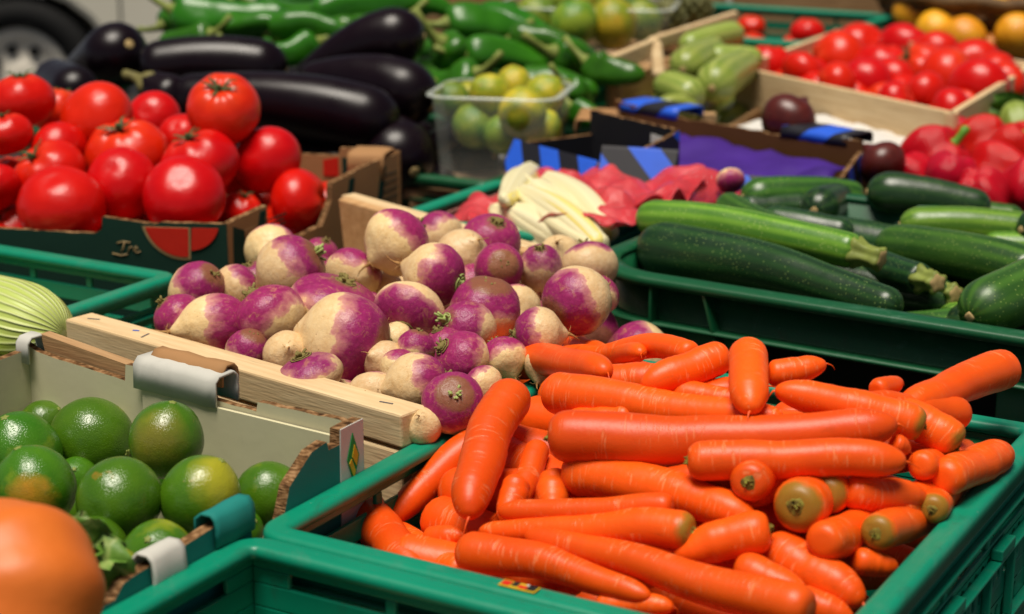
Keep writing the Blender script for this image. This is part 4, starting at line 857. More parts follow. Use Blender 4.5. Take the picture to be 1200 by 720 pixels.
# crown x, y, width, tip x, y, width, offset at crown, at tip, bend, crown visible, label
cars = [
 (420, 583, 54, 492, 668, 46, -.002, -.012, .03, 0, 'short carrot at the near left corner, blunt end sticking up'),
 (545, 672, 40, 458, 618, 28, -.012, -.022, -.03, 0, 'thin carrot running under the near rim beside the stub in the corner'),
 (604, 458, 54, 550, 606, 52, .026, .010, .04, 0, 'long carrot lying diagonally towards the viewer along the left side'),
 (590, 505, 50, 458, 612, 30, -.006, -.016, .05, 0, 'carrot next to the left crate wall, tapering to the corner'),
 (632, 522, 30, 596, 606, 32, -.006, -.010, -.02, 0, 'narrow carrot squeezed between the long diagonal one and two stubs'),
 (650, 556, 40, 646, 606, 38, .000, -.006, 0, 0, 'short stub of carrot standing upright, its tip hairy'),
 (608, 562, 34, 590, 612, 36, -.002, -.010, 0, 0, 'small rounded carrot left of the upright stub'),
 (644, 512, 64, 1052, 497, 46, .034, .040, .025, 1, 'longest carrot across the heap, thick with a scarred left end'),
 (640, 459, 52, 918, 489, 34, .022, .018, .02, 1, 'long carrot behind the longest one, dark crown at its left'),
 (806, 541, 48, 1062, 541, 44, .034, .038, -.005, 1, 'carrot with a frayed crown lying under the longest one'),
 (664, 556, 52, 884, 612, 46, .002, .004, -.04, 0, 'thick carrot running below the longest one to the right'),
 (788, 594, 32, 584, 600, 26, .018, .010, .0, 0, 'slim pale carrot lying level above the green-crowned one'),
 (812, 624, 50, 562, 622, 22, .016, .004, .012, 2, 'carrot with green crown on its right end, tapering left'),
 (950, 716, 58, 616, 626, 28, .018, .008, -.02, 0, 'long carrot sloping down to the bottom edge, curled tip'),
 (540, 646, 52, 762, 700, 26, .004, .004, -.03, 0, 'carrot along the near rim with a broad blunt end'),
 (700, 706, 24, 790, 712, 28, -.004, -.004, 0, 1, 'thin carrot at the very bottom edge by the near rim'),
 (877, 566, 54, 900, 540, 50, .030, .020, 0, 1, 'carrot seen end-on, round with a small green centre'),
 (932, 594, 64, 960, 570, 56, .024, .010, 0, 2, 'thick end-on carrot with a wide olive crown'),
 (966, 580, 50, 1000, 560, 44, .010, .0, 0, 2, 'end-on carrot half behind the wide olive-crowned one'),
 (902, 621, 56, 790, 652, 40, .012, .004, .02, 1, 'stout carrot ending left below the small end-on one'),
 (822, 652, 28, 760, 640, 26, .0, -.004, 0, 1, 'small carrot end with greenish tip under the green-crowned one'),
 (876, 408, 46, 880, 482, 48, .044, .036, 0, 1, 'carrot standing up at the back with a tuft on top'),
 (574, 424, 44, 712, 437, 34, .010, .016, -.02, 0, 'carrot at the far left poking out over the turnips'),
 (672, 402, 28, 752, 414, 24, .014, .016, .02, 1, 'split carrot with a hairy end at the back'),
 (812, 415, 30, 650, 424, 30, .020, .018, .03, 0, 'thin carrot lying level along the back'),
 (852, 418, 42, 752, 452, 42, .030, .026, .0, 0, 'carrot pointing to the upright one from its left'),
 (900, 438, 34, 968, 426, 28, .030, .036, .03, 0, 'small carrot peeping right of the upright one'),
 (1182, 432, 50, 1058, 478, 40, .036, .024, .0, 0, 'carrot jutting out over the back right corner'),
 (1082, 500, 46, 908, 458, 36, .032, .034, .04, 2, 'carrot with a brown sunken crown right of the longest one'),
 (1132, 484, 40, 1006, 470, 34, .026, .026, -.01, 1, 'carrot with a dark end in front of the jutting one'),
 (1026, 458, 26, 1056, 448, 20, .028, .028, 0, 0, 'tiny carrot tip with a curled hair at the back'),
 (1122, 524, 50, 1046, 474, 42, .024, .024, .03, 2, 'carrot with a shaggy green crown at the right'),
 (1078, 546, 36, 1110, 530, 32, .016, .012, 0, 0, 'small round end of a carrot beside the hairy tip'),
 (1104, 562, 46, 1180, 530, 44, .014, .010, .02, 0, 'ringed carrot touching the right crate rim'),
 (990, 574, 44, 1086, 584, 34, .008, .004, .02, 1, 'carrot with a rotten brown crown below the hairy tip'),
 (1026, 626, 46, 1066, 602, 42, .014, .008, 0, 2, 'end-on carrot with a green ring near the right rim'),
 (962, 636, 50, 1010, 610, 46, .016, .010, 0, 0, 'blunt carrot left of the green ringed end'),
 (1092, 598, 38, 1112, 578, 36, .006, .002, 0, 2, 'end-on carrot pressed against the right rim'),
 (900, 640, 56, 1012, 706, 54, -.012, -.008, .0, 0, 'thick shaded carrot low at the right front'),
 (1000, 656, 34, 1052, 664, 30, -.008, -.010, 0, 0, 'shaded carrot below the blunt one'),
 (864, 664, 44, 946, 700, 42, -.002, -.004, 0, 0, 'carrot under the stout one at the bottom'),
 (930, 700, 40, 1000, 726, 36, -.010, -.012, 0, 0, 'carrot cut off by the bottom edge at the right'),
 (1046, 518, 28, 1066, 528, 26, .026, .022, 0, 0, 'round tip between the two longest carrots and the crown'),
 (740, 486, 26, 660, 490, 24, .012, .012, 0, 0, 'thin carrot glimpsed between the two longest ones'),
 (790, 462, 34, 880, 470, 30, .012, .012, 0, 0, 'carrot in the gap below the back pointing one'),
 (500, 632, 30, 545, 628, 26, -.014, -.010, 0, 0, 'carrot stub in the shaded gap of the left corner'),
 (860, 556, 40, 760, 566, 36, .008, .004, 0, 0, 'carrot in shade under the frayed crown'),
 (700, 446, 44, 806, 442, 40, .006, .008, .02, 0, 'carrot filling the back row below the level thin one'),
 (770, 476, 44, 900, 452, 36, .004, .010, .0, 0, 'carrot in shade beneath the upright one'),
 (960, 478, 44, 1060, 492, 38, .010, .008, .0, 0, 'carrot in shade under the sunken-crowned one'),
 (560, 452, 40, 640, 446, 34, -.012, -.006, .0, 0, 'carrot low at the back left beside the turnips'),
 (1046, 600, 44, 1120, 560, 40, -.006, -.006, .0, 0, 'carrot in shade along the right rim'),
 (940, 545, 44, 860, 590, 40, .008, .004, 0, 0, 'carrot in shade behind the small end-on one')]
for i, (x0, y0, w0, x1, y1, w1, o0, o1, bd, cr, lb_) in enumerate(cars):
    p0, p1 = chit(x0, y0, o0), chit(x1, y1, o1)
    foreshort = i in (16, 17, 18, 32, 35, 36, 37)
    if foreshort: p1 = p0 + ((p0 - EYE).normalized() + RIGHT * ((x1 - x0) / 110) + UPV * ((y0 - y1) / 160)).normalized() * .14
    carrot(p0, p1, w0 / 2 / F * depth(p0), w1 / 2 / F * depth(p1), lb_, GC, bd, cr, i + 1, True, 48, 24, 4.4 if i == 23 else False)
RC = random.Random(5)
for layer, zz in enumerate((-.078, -.115)):
    for i in range(22):
        a = .05 + (i // 2) / 11 * (CL - .10); b = (.03 if i % 2 else CW / 2 + .01) + RC.uniform(0, .02); an = RC.uniform(-.35, .35); ln = RC.uniform(.13, .17)
        p0 = CO + u60 * (a - math.sin(an) * ln / 2) + v60 * b; p1 = p0 + u60 * (math.sin(an) * ln) + v60 * (math.cos(an) * ln)
        bulge = .078 * sm(a / .3) * (1 if layer == 0 else .5)
        p0 = Vector((p0.x, p0.y, .92 + zz + bulge + RC.uniform(-.006, .006))); p1 = Vector((p1.x, p1.y, .92 + zz + bulge + RC.uniform(-.006, .006)))
        carrot(p0, p1, .019, .013, 'carrot buried below the top layer of the heap', 'carrots buried in the green crate', RC.uniform(-.04, .04), True, 100 + i + layer * 40, False, 26, 14)
# -- zucchini
def zucchini(p0, p1, r0, r1, label, mat, bend=0, stem=True, scar=True, sd=0, bulge=.06, ridge=.012, group='zucchini in the dark green crate', cat='zucchini', name='zucchini'):   # p0 = blossom end, p1 = stem end
    L = (p1 - p0).length; n = 44; ts = tsamp(n); pts = resample(p0, p1, -bend, ts, L * .012, sd); k = ends(ts, L, r0, r1, 1.15, .55 if stem else .9, .10, .55 if stem else .12)
    rad = [(r0 + (r1 - r0) * sm(t) + bulge * r0 * math.sin(math.pi * t)) * kk * (1 + .012 * nz(t * 5, sd, 2)) for t, kk in zip(ts, k)]
    c = Vector(p0); V, Fc, UVs = tube([p - c for p in pts], rad, 40, lambda t, a: 1 + ridge * (.3 + t) * math.cos(5 * a + sd) + ridge * .4 * math.cos(10 * a))
    o = mk(name, V, Fc, mat, None, True, UVs); o.location = c; tag(o, label, cat, group)
    if stem:
        d = (pts[-1] - pts[-3]).normalized(); q = pts[-1] - c; V, Fc, UVs = [], [], []; rs_ = r1 * .72; side = d.cross(Vector((0, 0, 1)))
        tube([q - d * r1 * .15, q + d * r1 * .12, q + d * r1 * .5, q + d * r1 * 1.1 + side * r1 * .05, q + d * r1 * 1.5 + side * r1 * .1, q + d * r1 * 1.62 + side * r1 * .1], [rs_ * 1.25, rs_ * 1.05, rs_ * .80, rs_ * .78, rs_ * .95, rs_ * .8], 30, lambda t, a: 1 + .16 * math.cos(5 * a + sd), V, Fc, UVs)
        s_ = mk('stem', V, Fc, M['stem'], o)
        V, Fc, UVs = [], [], []; e = q + d * r1 * 1.60 + side * r1 * .1
        tube([e, e + d * r1 * .05, e + d * r1 * .07], [rs_ * .78, rs_ * .70, rs_ * .3], 20, lambda t, a: 1 + .14 * math.cos(5 * a + sd), V, Fc, UVs); mk('cut_end', V, Fc, M['stemcut'], o)
    if scar:
        d = (pts[0] - pts[2]).normalized(); V, Fc, UVs = [], [], []
        tube([-d * r0 * .06, d * r0 * .03, d * r0 * .05], [r0 * .20, r0 * .17, r0 * .10], 12, lambda t, a: 1 + .12 * math.cos(4 * a), V, Fc, UVs); mk('blossom_scar', V, Fc, M['stemcut'], o)
    return o
zs = [ # blossom x,y,w,h  stem x,y,w,h  bend mat stem label
 (754, 289, 66, .424, 1054, 362, 42, .434, .025, 'zuc', 0, 'long dark zucchini lying on the front rim of the crate'),
 (748, 256, 44, .412, 1004, 296, 42, .412, .03, 'zuclight', 1, 'bright green zucchini with ragged stem, just behind the long dark one'),
 (846, 238, 36, .418, 970, 290, 36, .425, -.02, 'zucmid', 0, 'short mid-green zucchini sloping behind the ragged-stemmed one'),
 (985, 294, 46, .438, 1082, 328, 38, .432, -.02, 'zuc', 1, 'dark zucchini whose green stem points to the middle of the crate'),
 (1010, 322, 46, .458, 1098, 341, 38, .452, 0, 'zuc', 1, 'lower dark zucchini with a brown-cut stem'),
 (1030, 288, 50, .434, 1222, 324, 56, .428, .03, 'zucmid', 0, 'thick striped green zucchini in the middle of the crate'),
 (1054, 264, 42, .430, 1214, 272, 42, .434, .02, 'zuclight', 0, 'light green zucchini with an orange-brown end scar'),
 (1016, 226, 52, .418, 1160, 246, 40, .432, .03, 'zuc', 0, 'dark zucchini at the back, pale round scar facing the viewer'),
 (954, 247, 48, .432, 1060, 252, 44, .45, 0, 'zuc', 0, 'dark end-on zucchini in the shade, with a tan scar'),
 (870, 232, 44, .428, 1010, 236, 44, .444, .03, 'zucmid', 0, 'dull green zucchini along the back rim'),
 (1136, 372, 70, .428, 1290, 318, 74, .415, .03, 'zucmid', 0, 'fat olive zucchini at the front right of the crate'),
 (1180, 366, 34, .458, 1040, 384, 34, .462, .02, 'zucmid', 0, 'flat speckled zucchini low at the front, half hidden by the rim'),
 (1100, 372, 34, .468, 1200, 368, 34, .470, 0, 'zuclight', 0, 'low green zucchini under the fat olive one'),
 (1196, 270, 52, .426, 1290, 262, 50, .430, 0, 'zuc', 0, 'dark zucchini end at the far right picture edge'),
 (890, 258, 40, .428, 1000, 276, 38, .434, .0, 'zuc', 0, 'dark zucchini in the gap behind the bright green one'),
 (860, 246, 36, .440, 950, 244, 38, .442, .0, 'zuc', 0, 'dark zucchini close to the left end of the back rim'),
 (1060, 240, 40, .440, 1200, 262, 40, .446, .0, 'zucmid', 0, 'green zucchini along the back rim at the right'),
 (1080, 300, 40, .452, 1200, 344, 40, .452, .0, 'zuc', 0, 'dark zucchini below the thick striped one'),
 (1150, 288, 34, .446, 1260, 292, 34, .446, 0, 'zuclight', 0, 'pale zucchini glimpsed behind the thick striped one')]
for i, (x0, y0, w0, h0, x1, y1, w1, h1, bd, m, st, l) in enumerate(zs):
    k = .040 if i == 0 else .032; p0, p1 = at(x0, y0, h0 + k), at(x1, y1, h1 + k * (.75 if i == 0 else 1)); r0, r1 = w0 / 2 / F * depth(p0), w1 / 2 / F * depth(p1)
    if i == 8: p1 = p0 + Vector((.06, .13, -.012))
    zucchini(p0 , p1, r0, r1, l, M[m], bd, bool(st), True, i + 1, .03)
for i, (a, b) in enumerate([(.10, .06), (.18, .10), (.27, .05), (.36, .09), (.10, .34), (.19, .36), (.28, .33), (.37, .35)]):
    p0 = ZO + zu * a + zv * b; p1 = p0 + zv * .22
    zucchini(Vector((p0.x, p0.y, .912)), Vector((p1.x, p1.y, .908)), .024, .021, 'zucchini in the shaded middle layer of the dark green crate', M['zuc'], 0, False, False, 50 + i, .03, .012, 'zucchini of the middle layer')
for i in range(12):
    p0 = ZO + zu * (.05 + (i % 6) * .068) + zv * (.05 if i < 6 else .33); p1 = p0 + zv * .24
    zucchini(Vector((p0.x, p0.y, .872)), Vector((p1.x, p1.y, .874)), .027, .022, 'zucchini buried at the bottom of the dark green crate', M['zuc'], 0, False, False, 30 + i, .03, .012, 'zucchini of the bottom layer')
# -- eggplants: broad end first
def eggplant(p0, p1, r0, r1, label, bend=0, cap=True, sd=0):
    L = (p1 - p0).length; n = 40; ts = tsamp(n); pts = resample(p0, p1, bend, ts, 0, sd); k = ends(ts, L, r0, r1, 1.05, .7, .05, .35)
    rad = [(r0 + (r1 - r0) * sm((t - .15) / .85)) * kk for t, kk in zip(ts, k)]; c = Vector(p0)
    V, Fc, UVs = tube([p - c for p in pts], rad, 36, lambda t, a: 1 + .015 * math.cos(3 * a + sd)); o = mk('eggplant', V, Fc, M['eggplant'], None, True, UVs); o.location = c; tag(o, label, 'eggplant', 'eggplants heaped behind the tomatoes')
    d = (pts[0] - pts[2]).normalized(); V, Fc, UVs = [], [], []
    tube([-d * r0 * .04, d * r0 * .012, d * r0 * .02], [r0 * .17, r0 * .13, r0 * .06], 12, None, V, Fc, UVs); mk('blossom_scar', V, Fc, M['stemcut'], o)
    if cap:
        d = (pts[-1] - pts[-4]).normalized(); q = pts[-1] - c; V, Fc, UVs = [], [], []
        tube([q - d * r1 * 1.0, q - d * r1 * .5, q - d * r1 * .05, q + d * r1 * .3, q + d * r1 * .9, q + d * r1 * 1.6 + Vector((0, 0, -r1 * .2)), q + d * r1 * 1.7 + Vector((0, 0, -r1 * .25))], [r1 * 1.04, r1 * 1.05, r1 * .8, r1 * .42, r1 * .32, r1 * .36, r1 * .3], 20, lambda t, a: 1 + .10 * math.cos(5 * a) * (1 - t), V, Fc, UVs); mk('cap', V, Fc, M['eggcap'], o)
    return o
eggs = [ # broad x,y,w,d   narrow x,y,w,d
 (152, 52, 80, 2.78, 98, 96, 66, 2.92, 0, 0, 'eggplant seen from its round end, with a tan scar, leftmost at the top'),
 (336, 84, 62, 2.74, 168, 82, 60, 2.74, .06, 0, 'long eggplant with a broad highlight, behind the topmost tomato'),
 (498, 44, 74, 2.80, 352, 98, 34, 2.84, .10, 0, 'eggplant pointing up to the right, highest of the heap'),
 (506, 128, 80, 2.66, 356, 100, 48, 2.74, .10, 0, 'eggplant with the bright window-shaped shine, in the middle of the heap'),
 (466, 152, 82, 2.56, 206, 118, 60, 2.62, .05, 0, 'long eggplant lying just above the back of the tomato box'),
 (486, 202, 92, 2.53, 420, 150, 70, 2.66, .02, 0, 'lowest eggplant, dull and shaded behind the box corner'),
 (96, 110, 58, 2.66, 60, 92, 50, 2.80, 0, 0, 'small eggplant dome between the car wheel and tomatoes'),
 (215, 122, 56, 2.60, 168, 96, 34, 2.62, 0, 1, 'eggplant with a fuzzy tan stem touching the tomatoes'),
 (545, 152, 30, 2.62, 500, 178, 40, 2.72, 0, 0, 'thin dark eggplant end beside the lemon tub'),
 (300, 150, 70, 2.62, 160, 140, 60, 2.7, 0, 0, 'eggplant in shade directly behind the tomatoes'),
 (430, 214, 84, 2.58, 330, 176, 66, 2.66, 0, 0, 'eggplant deep in shade just behind the box corner flap'),
 (380, 160, 80, 2.64, 260, 150, 66, 2.68, 0, 0, 'eggplant in shade under the long one above the box'),
 (420, 110, 70, 2.85, 300, 110, 60, 2.85, 0, 0, 'eggplant hidden in the middle of the heap')]
for i, (x0, y0, w0, d0, x1, y1, w1, d1_, bd, cp, l) in enumerate(eggs):
    eggplant(atd(x0, y0, d0), atd(x1, y1, d1_), w0 / 2 / F * d0, w1 / 2 / F * d1_, l, bd, bool(cp), i)
for i in range(12):
    p0 = eO - v60 * (.10 + (i % 3) * .22) + u60 * (.08 + (i // 3) * .10); p1 = p0 - v60 * .2
    eggplant(Vector((p0.x, p0.y, CZ - .56 + (.05 if i % 2 else .0))), Vector((p1.x, p1.y, CZ - .55)), .046, .032, 'eggplant buried at the bottom of the heap', 0, False, 40 + i)['group'] = 'eggplants of the bottom layer'
# -- long green peppers
def gpepper(p0, p1, r0, label, bend=0, sd=0, group='green peppers heaped behind the eggplants', stem=True):    # p0 = stem end
    L = (p1 - p0).length; n = 30; ts = tsamp(n); pts = resample(p0, p1, bend, ts, L * .05, sd); k = ends(ts, L, r0, r0 * .5, .7, 1.2, .35, .06)
    rad = [r0 * (1 - .55 * t ** 1.5) * kk * (1 + .09 * nz(t * 6, sd, 2)) for t, kk in zip(ts, k)]; c = Vector(p0)
    V, Fc, UVs = tube([p - c for p in pts], rad, 24, lambda t, a: 1 + .09 * math.cos(3 * a + sd + t * 1.5) + .10 * nz(math.cos(a) + sd, math.sin(a), t * 5))
    o = mk('green_pepper', V, Fc, M['gpep'], None, True, UVs); o.location = c; tag(o, label, 'pepper', group)
    if stem:
        d = (pts[0] - pts[2]).normalized(); V, Fc, UVs = [], [], []; up = Vector((0, 0, 1))
        tube([-d * r0 * .1, d * r0 * .12, d * r0 * .5, d * r0 * 1.1 + up * r0 * .15, d * r0 * 1.7 + up * r0 * .4], [r0 * .5, r0 * .34, r0 * .2, r0 * .17, r0 * .2], 10, None, V, Fc, UVs); mk('stem', V, Fc, M['stem'], o)
    return o
peps = [
 (205, 12, 335, 10, 30, 3.05, 'green pepper lying level, highest at the left of the heap'),
 (248, 40, 188, 48, 24, 2.98, 'light green pepper tip beside the round-ended eggplant'),
 (262, 34, 350, 34, 24, 3.0, 'green pepper resting on the long eggplant at its middle'),
 (300, 12, 420, 4, 26, 3.1, 'green pepper behind the highest left one'),
 (318, 36, 420, 46, 30, 2.98, 'green pepper with a pale stem pointing left'),
 (368, 22, 530, 14, 26, 3.05, 'long glossy green pepper above the highest eggplant'),
 (440, 6, 520, 2, 24, 3.2, 'green pepper at the very top of the picture'),
 (524, 28, 640, 62, 30, 3.0, 'green pepper sloping down right of the highest eggplant'),
 (560, 24, 650, 50, 28, 3.1, 'green pepper parallel behind the sloping one'),
 (516, 50, 580, 78, 34, 2.92, 'broad green pepper touching the highest eggplant'),
 (600, 48, 690, 72, 30, 2.98, 'green pepper pointing at the wood slat'),
 (648, 62, 700, 92, 32, 2.92, 'dark green pepper below the wood slat'),
 (688, 72, 756, 88, 26, 2.88, 'green pepper under the end of the wood slat'),
 (545, 64, 660, 84, 28, 2.92, 'green pepper just above the lemon tub rim'),
 (372, 50, 300, 64, 26, 2.94, 'green pepper between the two upper eggplants'),
 (420, 38, 360, 60, 28, 2.98, 'green pepper half hidden by the highest eggplant'),
 (470, 22, 380, 36, 26, 3.05, 'green pepper above the neck of the highest eggplant'),
 (190, 30, 260, 18, 24, 3.1, 'green pepper nearest the car'),
 (672, 126, 712, 140, 22, 2.75, 'small green pepper right of the lemon tub'),
 (664, 100, 690, 140, 24, 2.8, 'green pepper standing beside the lemon tub'),
 (610, 100, 700, 112, 28, 2.88, 'green pepper behind the lemon tub'),
 (520, 100, 600, 96, 28, 2.9, 'green pepper hidden behind the lemons'),
 (400, -8, 300, -4, 28, 3.25, 'green pepper cut by the top edge, left of the middle'),
 (500, -6, 430, 2, 28, 3.3, 'green pepper cut by the top edge, above the highest eggplant'),
 (280, 0, 200, 2, 26, 3.25, 'green pepper cut by the top edge near the car'),
 (610, 22, 530, 8, 26, 3.25, 'green pepper below the dark slat box'),
 (590, 40, 520, 40, 28, 3.05, 'green pepper right beside the top of the highest eggplant'),
 (300, 44, 230, 26, 28, 3.02, 'green pepper in the middle of the left half of the heap'),
 (640, 76, 590, 60, 28, 2.98, 'green pepper with its stem over the lemon tub'),
 (234, 60, 180, 52, 26, 2.95, 'shaded green pepper above the leftmost eggplants'),
 (350, 70, 430, 72, 28, 2.95, 'shaded green pepper deep behind the eggplants'),
 (560, 86, 500, 96, 28, 2.86, 'shaded green pepper behind the middle eggplant')]
for i, (x0, y0, x1, y1, w, d, l) in enumerate(peps):
    gpepper(atd(x0, y0, d), atd(x1, y1, d + (.06 if i % 2 else -.03)), w / 2 / F * d * 1.58, l, (-.08 if i % 3 else .08), i + 1)
for i in range(24):
    p = pO - v60 * (.08 + (i % 6) * .14) + u60 * (.06 + (i // 6) * .12); q = p - v60 * .12 + u60 * R.uniform(-.05, .05)
    gpepper(Vector((p.x, p.y, CZ - .475)), Vector((q.x, q.y, CZ - .475 + R.uniform(-.02, .02))), .027, 'green pepper buried in the lower layer', .05, 60 + i, 'green peppers of the lower layer', False)
# ---------------------------------------------------------------- clear tubs of citrus
gb = NB('clear_plastic', .12, .5); gb.set('Base Color', (.9, .95, .9)); gb.set('Alpha', .05); M['clear'] = gb.m
gb = NB('clear_plastic_rim', .15, .6); gb.set('Base Color', (.8, .86, .78)); gb.set('Alpha', .35); M['clearrim'] = gb.m
def tub(name, label, c, ang, a, b, H, z):
    t = thing(name, label, 'tub', Vector((c.x, c.y, z)), ang, 'clear plastic tubs of citrus')
    V, Fc = sweep(a, b, .03, [(0, H), (-.012, 0), (-.0132, 0.001), (-.0012, H)], 8); mk('side_wall', V, Fc, M['clear'], t)
    V, Fc = sweep(a, b, .03, [(-.002, H), (.007, H), (.0075, H - .003), (.0065, H - .003), (.006, H - .0012), (-.002, H - .0012)], 8); mk('rim', V, Fc, M['clearrim'], t)
    V, Fc = [], []; box(V, Fc, (-a + .016, -b + .016, .0), (a - .016, b - .016, .0012)); mk('base', V, Fc, M['clear'], t, False); return t
def at2(px, py, d): return atd(px, py, d)
tc = (at(520, 96, .43) + at(655, 80, .43)) / 2
tub('clear_tub', 'clear plastic tub of yellow-green citrus in front of the green peppers', atd(588, 118, 2.58), math.radians(-12), .088, .080, .128, CZ - .475 - .055)
CITL = base_meshes('citrus', [lime_fn(3), lime_fn(21)], M['lemon'], 32, 20); CITG = base_meshes('citrus', [lime_fn(31), lime_fn(42)], M['limeback'], 32, 20)
GCI = 'citrus fruit in the front clear tub'
cit = [(574, 110, 24, 2.56, 1, 'yellow-green citrus at the upper left of the tub'), (556, 148, 26, 2.52, 0, 'green citrus low in the near left of the tub'), (612, 132, 29, 2.50, 1, 'large yellowish citrus at the centre of the tub'),
       (638, 112, 25, 2.56, 1, 'citrus touching the right rim of the tub'), (602, 100, 22, 2.62, 1, 'citrus at the back of the tub under its rim'), (530, 118, 22, 2.60, 0, 'citrus beside the eggplant tip at the tub wall'),
       (590, 158, 24, 2.52, 0, 'citrus low at the tub front, green and shaded'), (634, 152, 24, 2.54, 1, 'citrus low in the right corner of the tub'), (572, 132, 24, 2.56, 1, 'citrus in the second row of the tub, left of the large one'), (548, 118, 22, 2.6, 1, 'yellowish citrus high at the left wall of the tub'), (620, 160, 22, 2.56, 1, 'citrus at the very bottom of the tub, in front'), (645, 132, 22, 2.58, 0, 'green citrus pressed to the right wall of the tub')]
L = [dict(p=atd(x, y, d), r=w / F * d, k=k, l=l) for x, y, w, d, k, l in cit]; [d.__setitem__('p', EYE + (d['p'] - EYE) * 1.014) for d in L]; relax(L, 40, .86, .1, .4)
for i, d in enumerate(L): place('citrus', (CITL if d['k'] else CITG)[i % 2], d['p'], d['r'], vec(R.uniform(-1, 1), R.uniform(-.5, 1), R.uniform(-.5, 1)), d['l'], 'citrus', GCI)
b2 = atd(690, 26, 3.25)
tub('clear_tub', 'clear plastic tub of mottled citrus at the back, behind the wood slats', Vector((b2.x, b2.y, 0)), math.radians(-10), .15, .09, .09, CZ - .40 - .05)
GCJ = 'citrus fruit in the back tub'
cit = [(628, 20, 25, 3.2, 0, 'green citrus at the left of the back tub'), (672, 28, 28, 3.16, 0, 'mottled citrus second from the left in the back tub'), (718, 28, 29, 3.16, 1, 'yellow citrus, brightest of the back tub'), (752, 24, 24, 3.2, 0, 'greenish citrus at the right of the back tub'), (650, 2, 22, 3.3, 0, 'citrus in the back row of the back tub, left'), (700, 2, 22, 3.3, 1, 'citrus in the back row of the back tub, yellow'), (740, 4, 20, 3.3, 0, 'citrus in the back row of the back tub, right')]
L = [dict(p=atd(x, y, d), r=w / F * d, k=k, l=l) for x, y, w, d, k, l in cit]; relax(L, 40, .9)
for i, d in enumerate(L): place('citrus', (CITL if d['k'] else CITG)[i % 2], d['p'], d['r'], vec(R.uniform(-1, 1), R.uniform(-.5, 1), R.uniform(-.5, 1)), d['l'], 'citrus', GCJ)
# support for the raised back row: low wooden riser
def riser(label, c, ang, a, b, z0, z1):
    t = thing('wooden_riser', label, 'riser', Vector((c.x, c.y, z0)), ang, 'wooden risers under the back row'); V, Fc = [], []
    n = 4
    for i in range(n): box(V, Fc, (-a, -b + i * 2 * b / n, z1 - z0 - .014), (a, -b + (i + 1) * 2 * b / n - .006, z1 - z0))
    mk('top_board', V, Fc, M['woodold'], t, False, bevel=.001); V, Fc = [], []
    for s in (-1, 1): box(V, Fc, (s * (a - .02) - .012, -b, 0), (s * (a - .02) + .012, b, z1 - z0 - .015))
    mk('side_board', V, Fc, M['woodold'], t, False, bevel=.001)
riser('dark wooden riser under the back citrus tub', b2, math.radians(-10), .2, .12, TABLE, CZ - .452)
fb = atd(588, 118, 2.58); riser('wooden riser under the front citrus tub', fb, math.radians(-12), .12, .09, TABLE, CZ - .532)

# artichokes
def artichoke(p, r, label):
    V, Fc = [], []
    blob(lambda th, ph: sph(th, ph, r * .8), 14, 8, V, Fc)
    for ring in range(6):
        for k in range(9):
            a = 2 * math.pi * (k + ring * .5) / 9; th = 2.3 - ring * .36; o = sph(th, a, r * .82); up = sph(max(.05, th - .55), a, r * 1.02); b = len(V); sdv = Vector((-math.sin(a), math.cos(a), 0)) * r * .26 * max(.3, math.sin(th))
            V += [o - sdv, o + sdv, up + sdv * .6 + o * .12, up * 1.06, up - sdv * .6 + o * .12]; Fc.append([b, b + 1, b + 2, b + 3, b + 4])
    o = mk('artichoke', V, Fc, M['arti']); o.location = p; s_ = o.modifiers.new('thickness', 'SOLIDIFY'); s_.thickness = r * .05; tag(o, label, 'artichoke', 'artichokes at the back')
M['arti'] = plain('artichoke_leaf', (.13, .13, .045), .6, .3, .5, 30)
for x, y, r, d, l in [(782, 22, 22, 3.25, 'artichoke left of its pair, beside the back citrus tub'), (815, 12, 22, 3.3, 'artichoke nearest the far green crate'), (785, -6, 22, 3.4, 'artichoke cut by the top edge')]: artichoke(atd(x, y, d), r / F * d, l)
ra = atd(795, 30, 3.32); riser('wooden riser carrying the artichokes', ra, math.radians(-15), .10, .09, TABLE, CZ - .43)

# slat box with pale marrows
def slatbox(name, label, P, z0, z1, mat, group=None, hs=(0, 0, 0, 0)):
    t = thing(name, label, 'box', Vector((P[0].x, P[0].y, z0)), 0, group)
    for i in range(4):
        p, q = P[i], P[(i + 1) % 4]; panel('side_slat', t, p, q, [(0.001, z1 - hs[i] - .065), (.999, z1 - hs[i] - .065), (.999, z1 - hs[i]), (.001, z1 - hs[i])], .010, [mat], .001)
        panel('lower_slat', t, p, q, [(0.001, z0 + .005), (.999, z0 + .005), (.999, z1 - hs[i] - .085), (.001, z1 - hs[i] - .085)], .009, [mat], .001)
        c = sum((Vector((w.x, w.y, 0)) for w in P), Vector()) / 4; e = Vector((p.x, p.y, 0)); e = e + (c - e).normalized() * .022; V, Fc = [], []; box(V, Fc, (-.010, -.010, 0), (.010, .010, z1 - z0 - .002), Matrix.Translation((e.x - P[0].x, e.y - P[0].y, 0))); mk('corner_post', V, Fc, mat, t, False, bevel=.001)
    V = [Vector((c.x - P[0].x, c.y - P[0].y, .014)) for c in P]; mk('base', V + [p - Vector((0, 0, .006)) for p in V], [[0, 1, 2, 3], [7, 6, 5, 4]] + [[i, (i + 1) % 4, 4 + (i + 1) % 4, 4 + i][::-1] for i in range(4)], mat, t, False); return t
MB = [at(772, 74, .42), at(770, 140, .45), at(868, 108, .44), at(862, 30, .42)]
mA, mB_, mD = at(710, 88, .43), at(830, 138, .45), at(850, 28, .43)
MP = [mA, mB_, mB_ + (mD - mA), mD]
mbx = slatbox('slat_box', 'thin-walled wooden box of pale marrows at the back', MP, TABLE, CZ - .445, M['woodold'], None, (.07, .04, .0, .0))
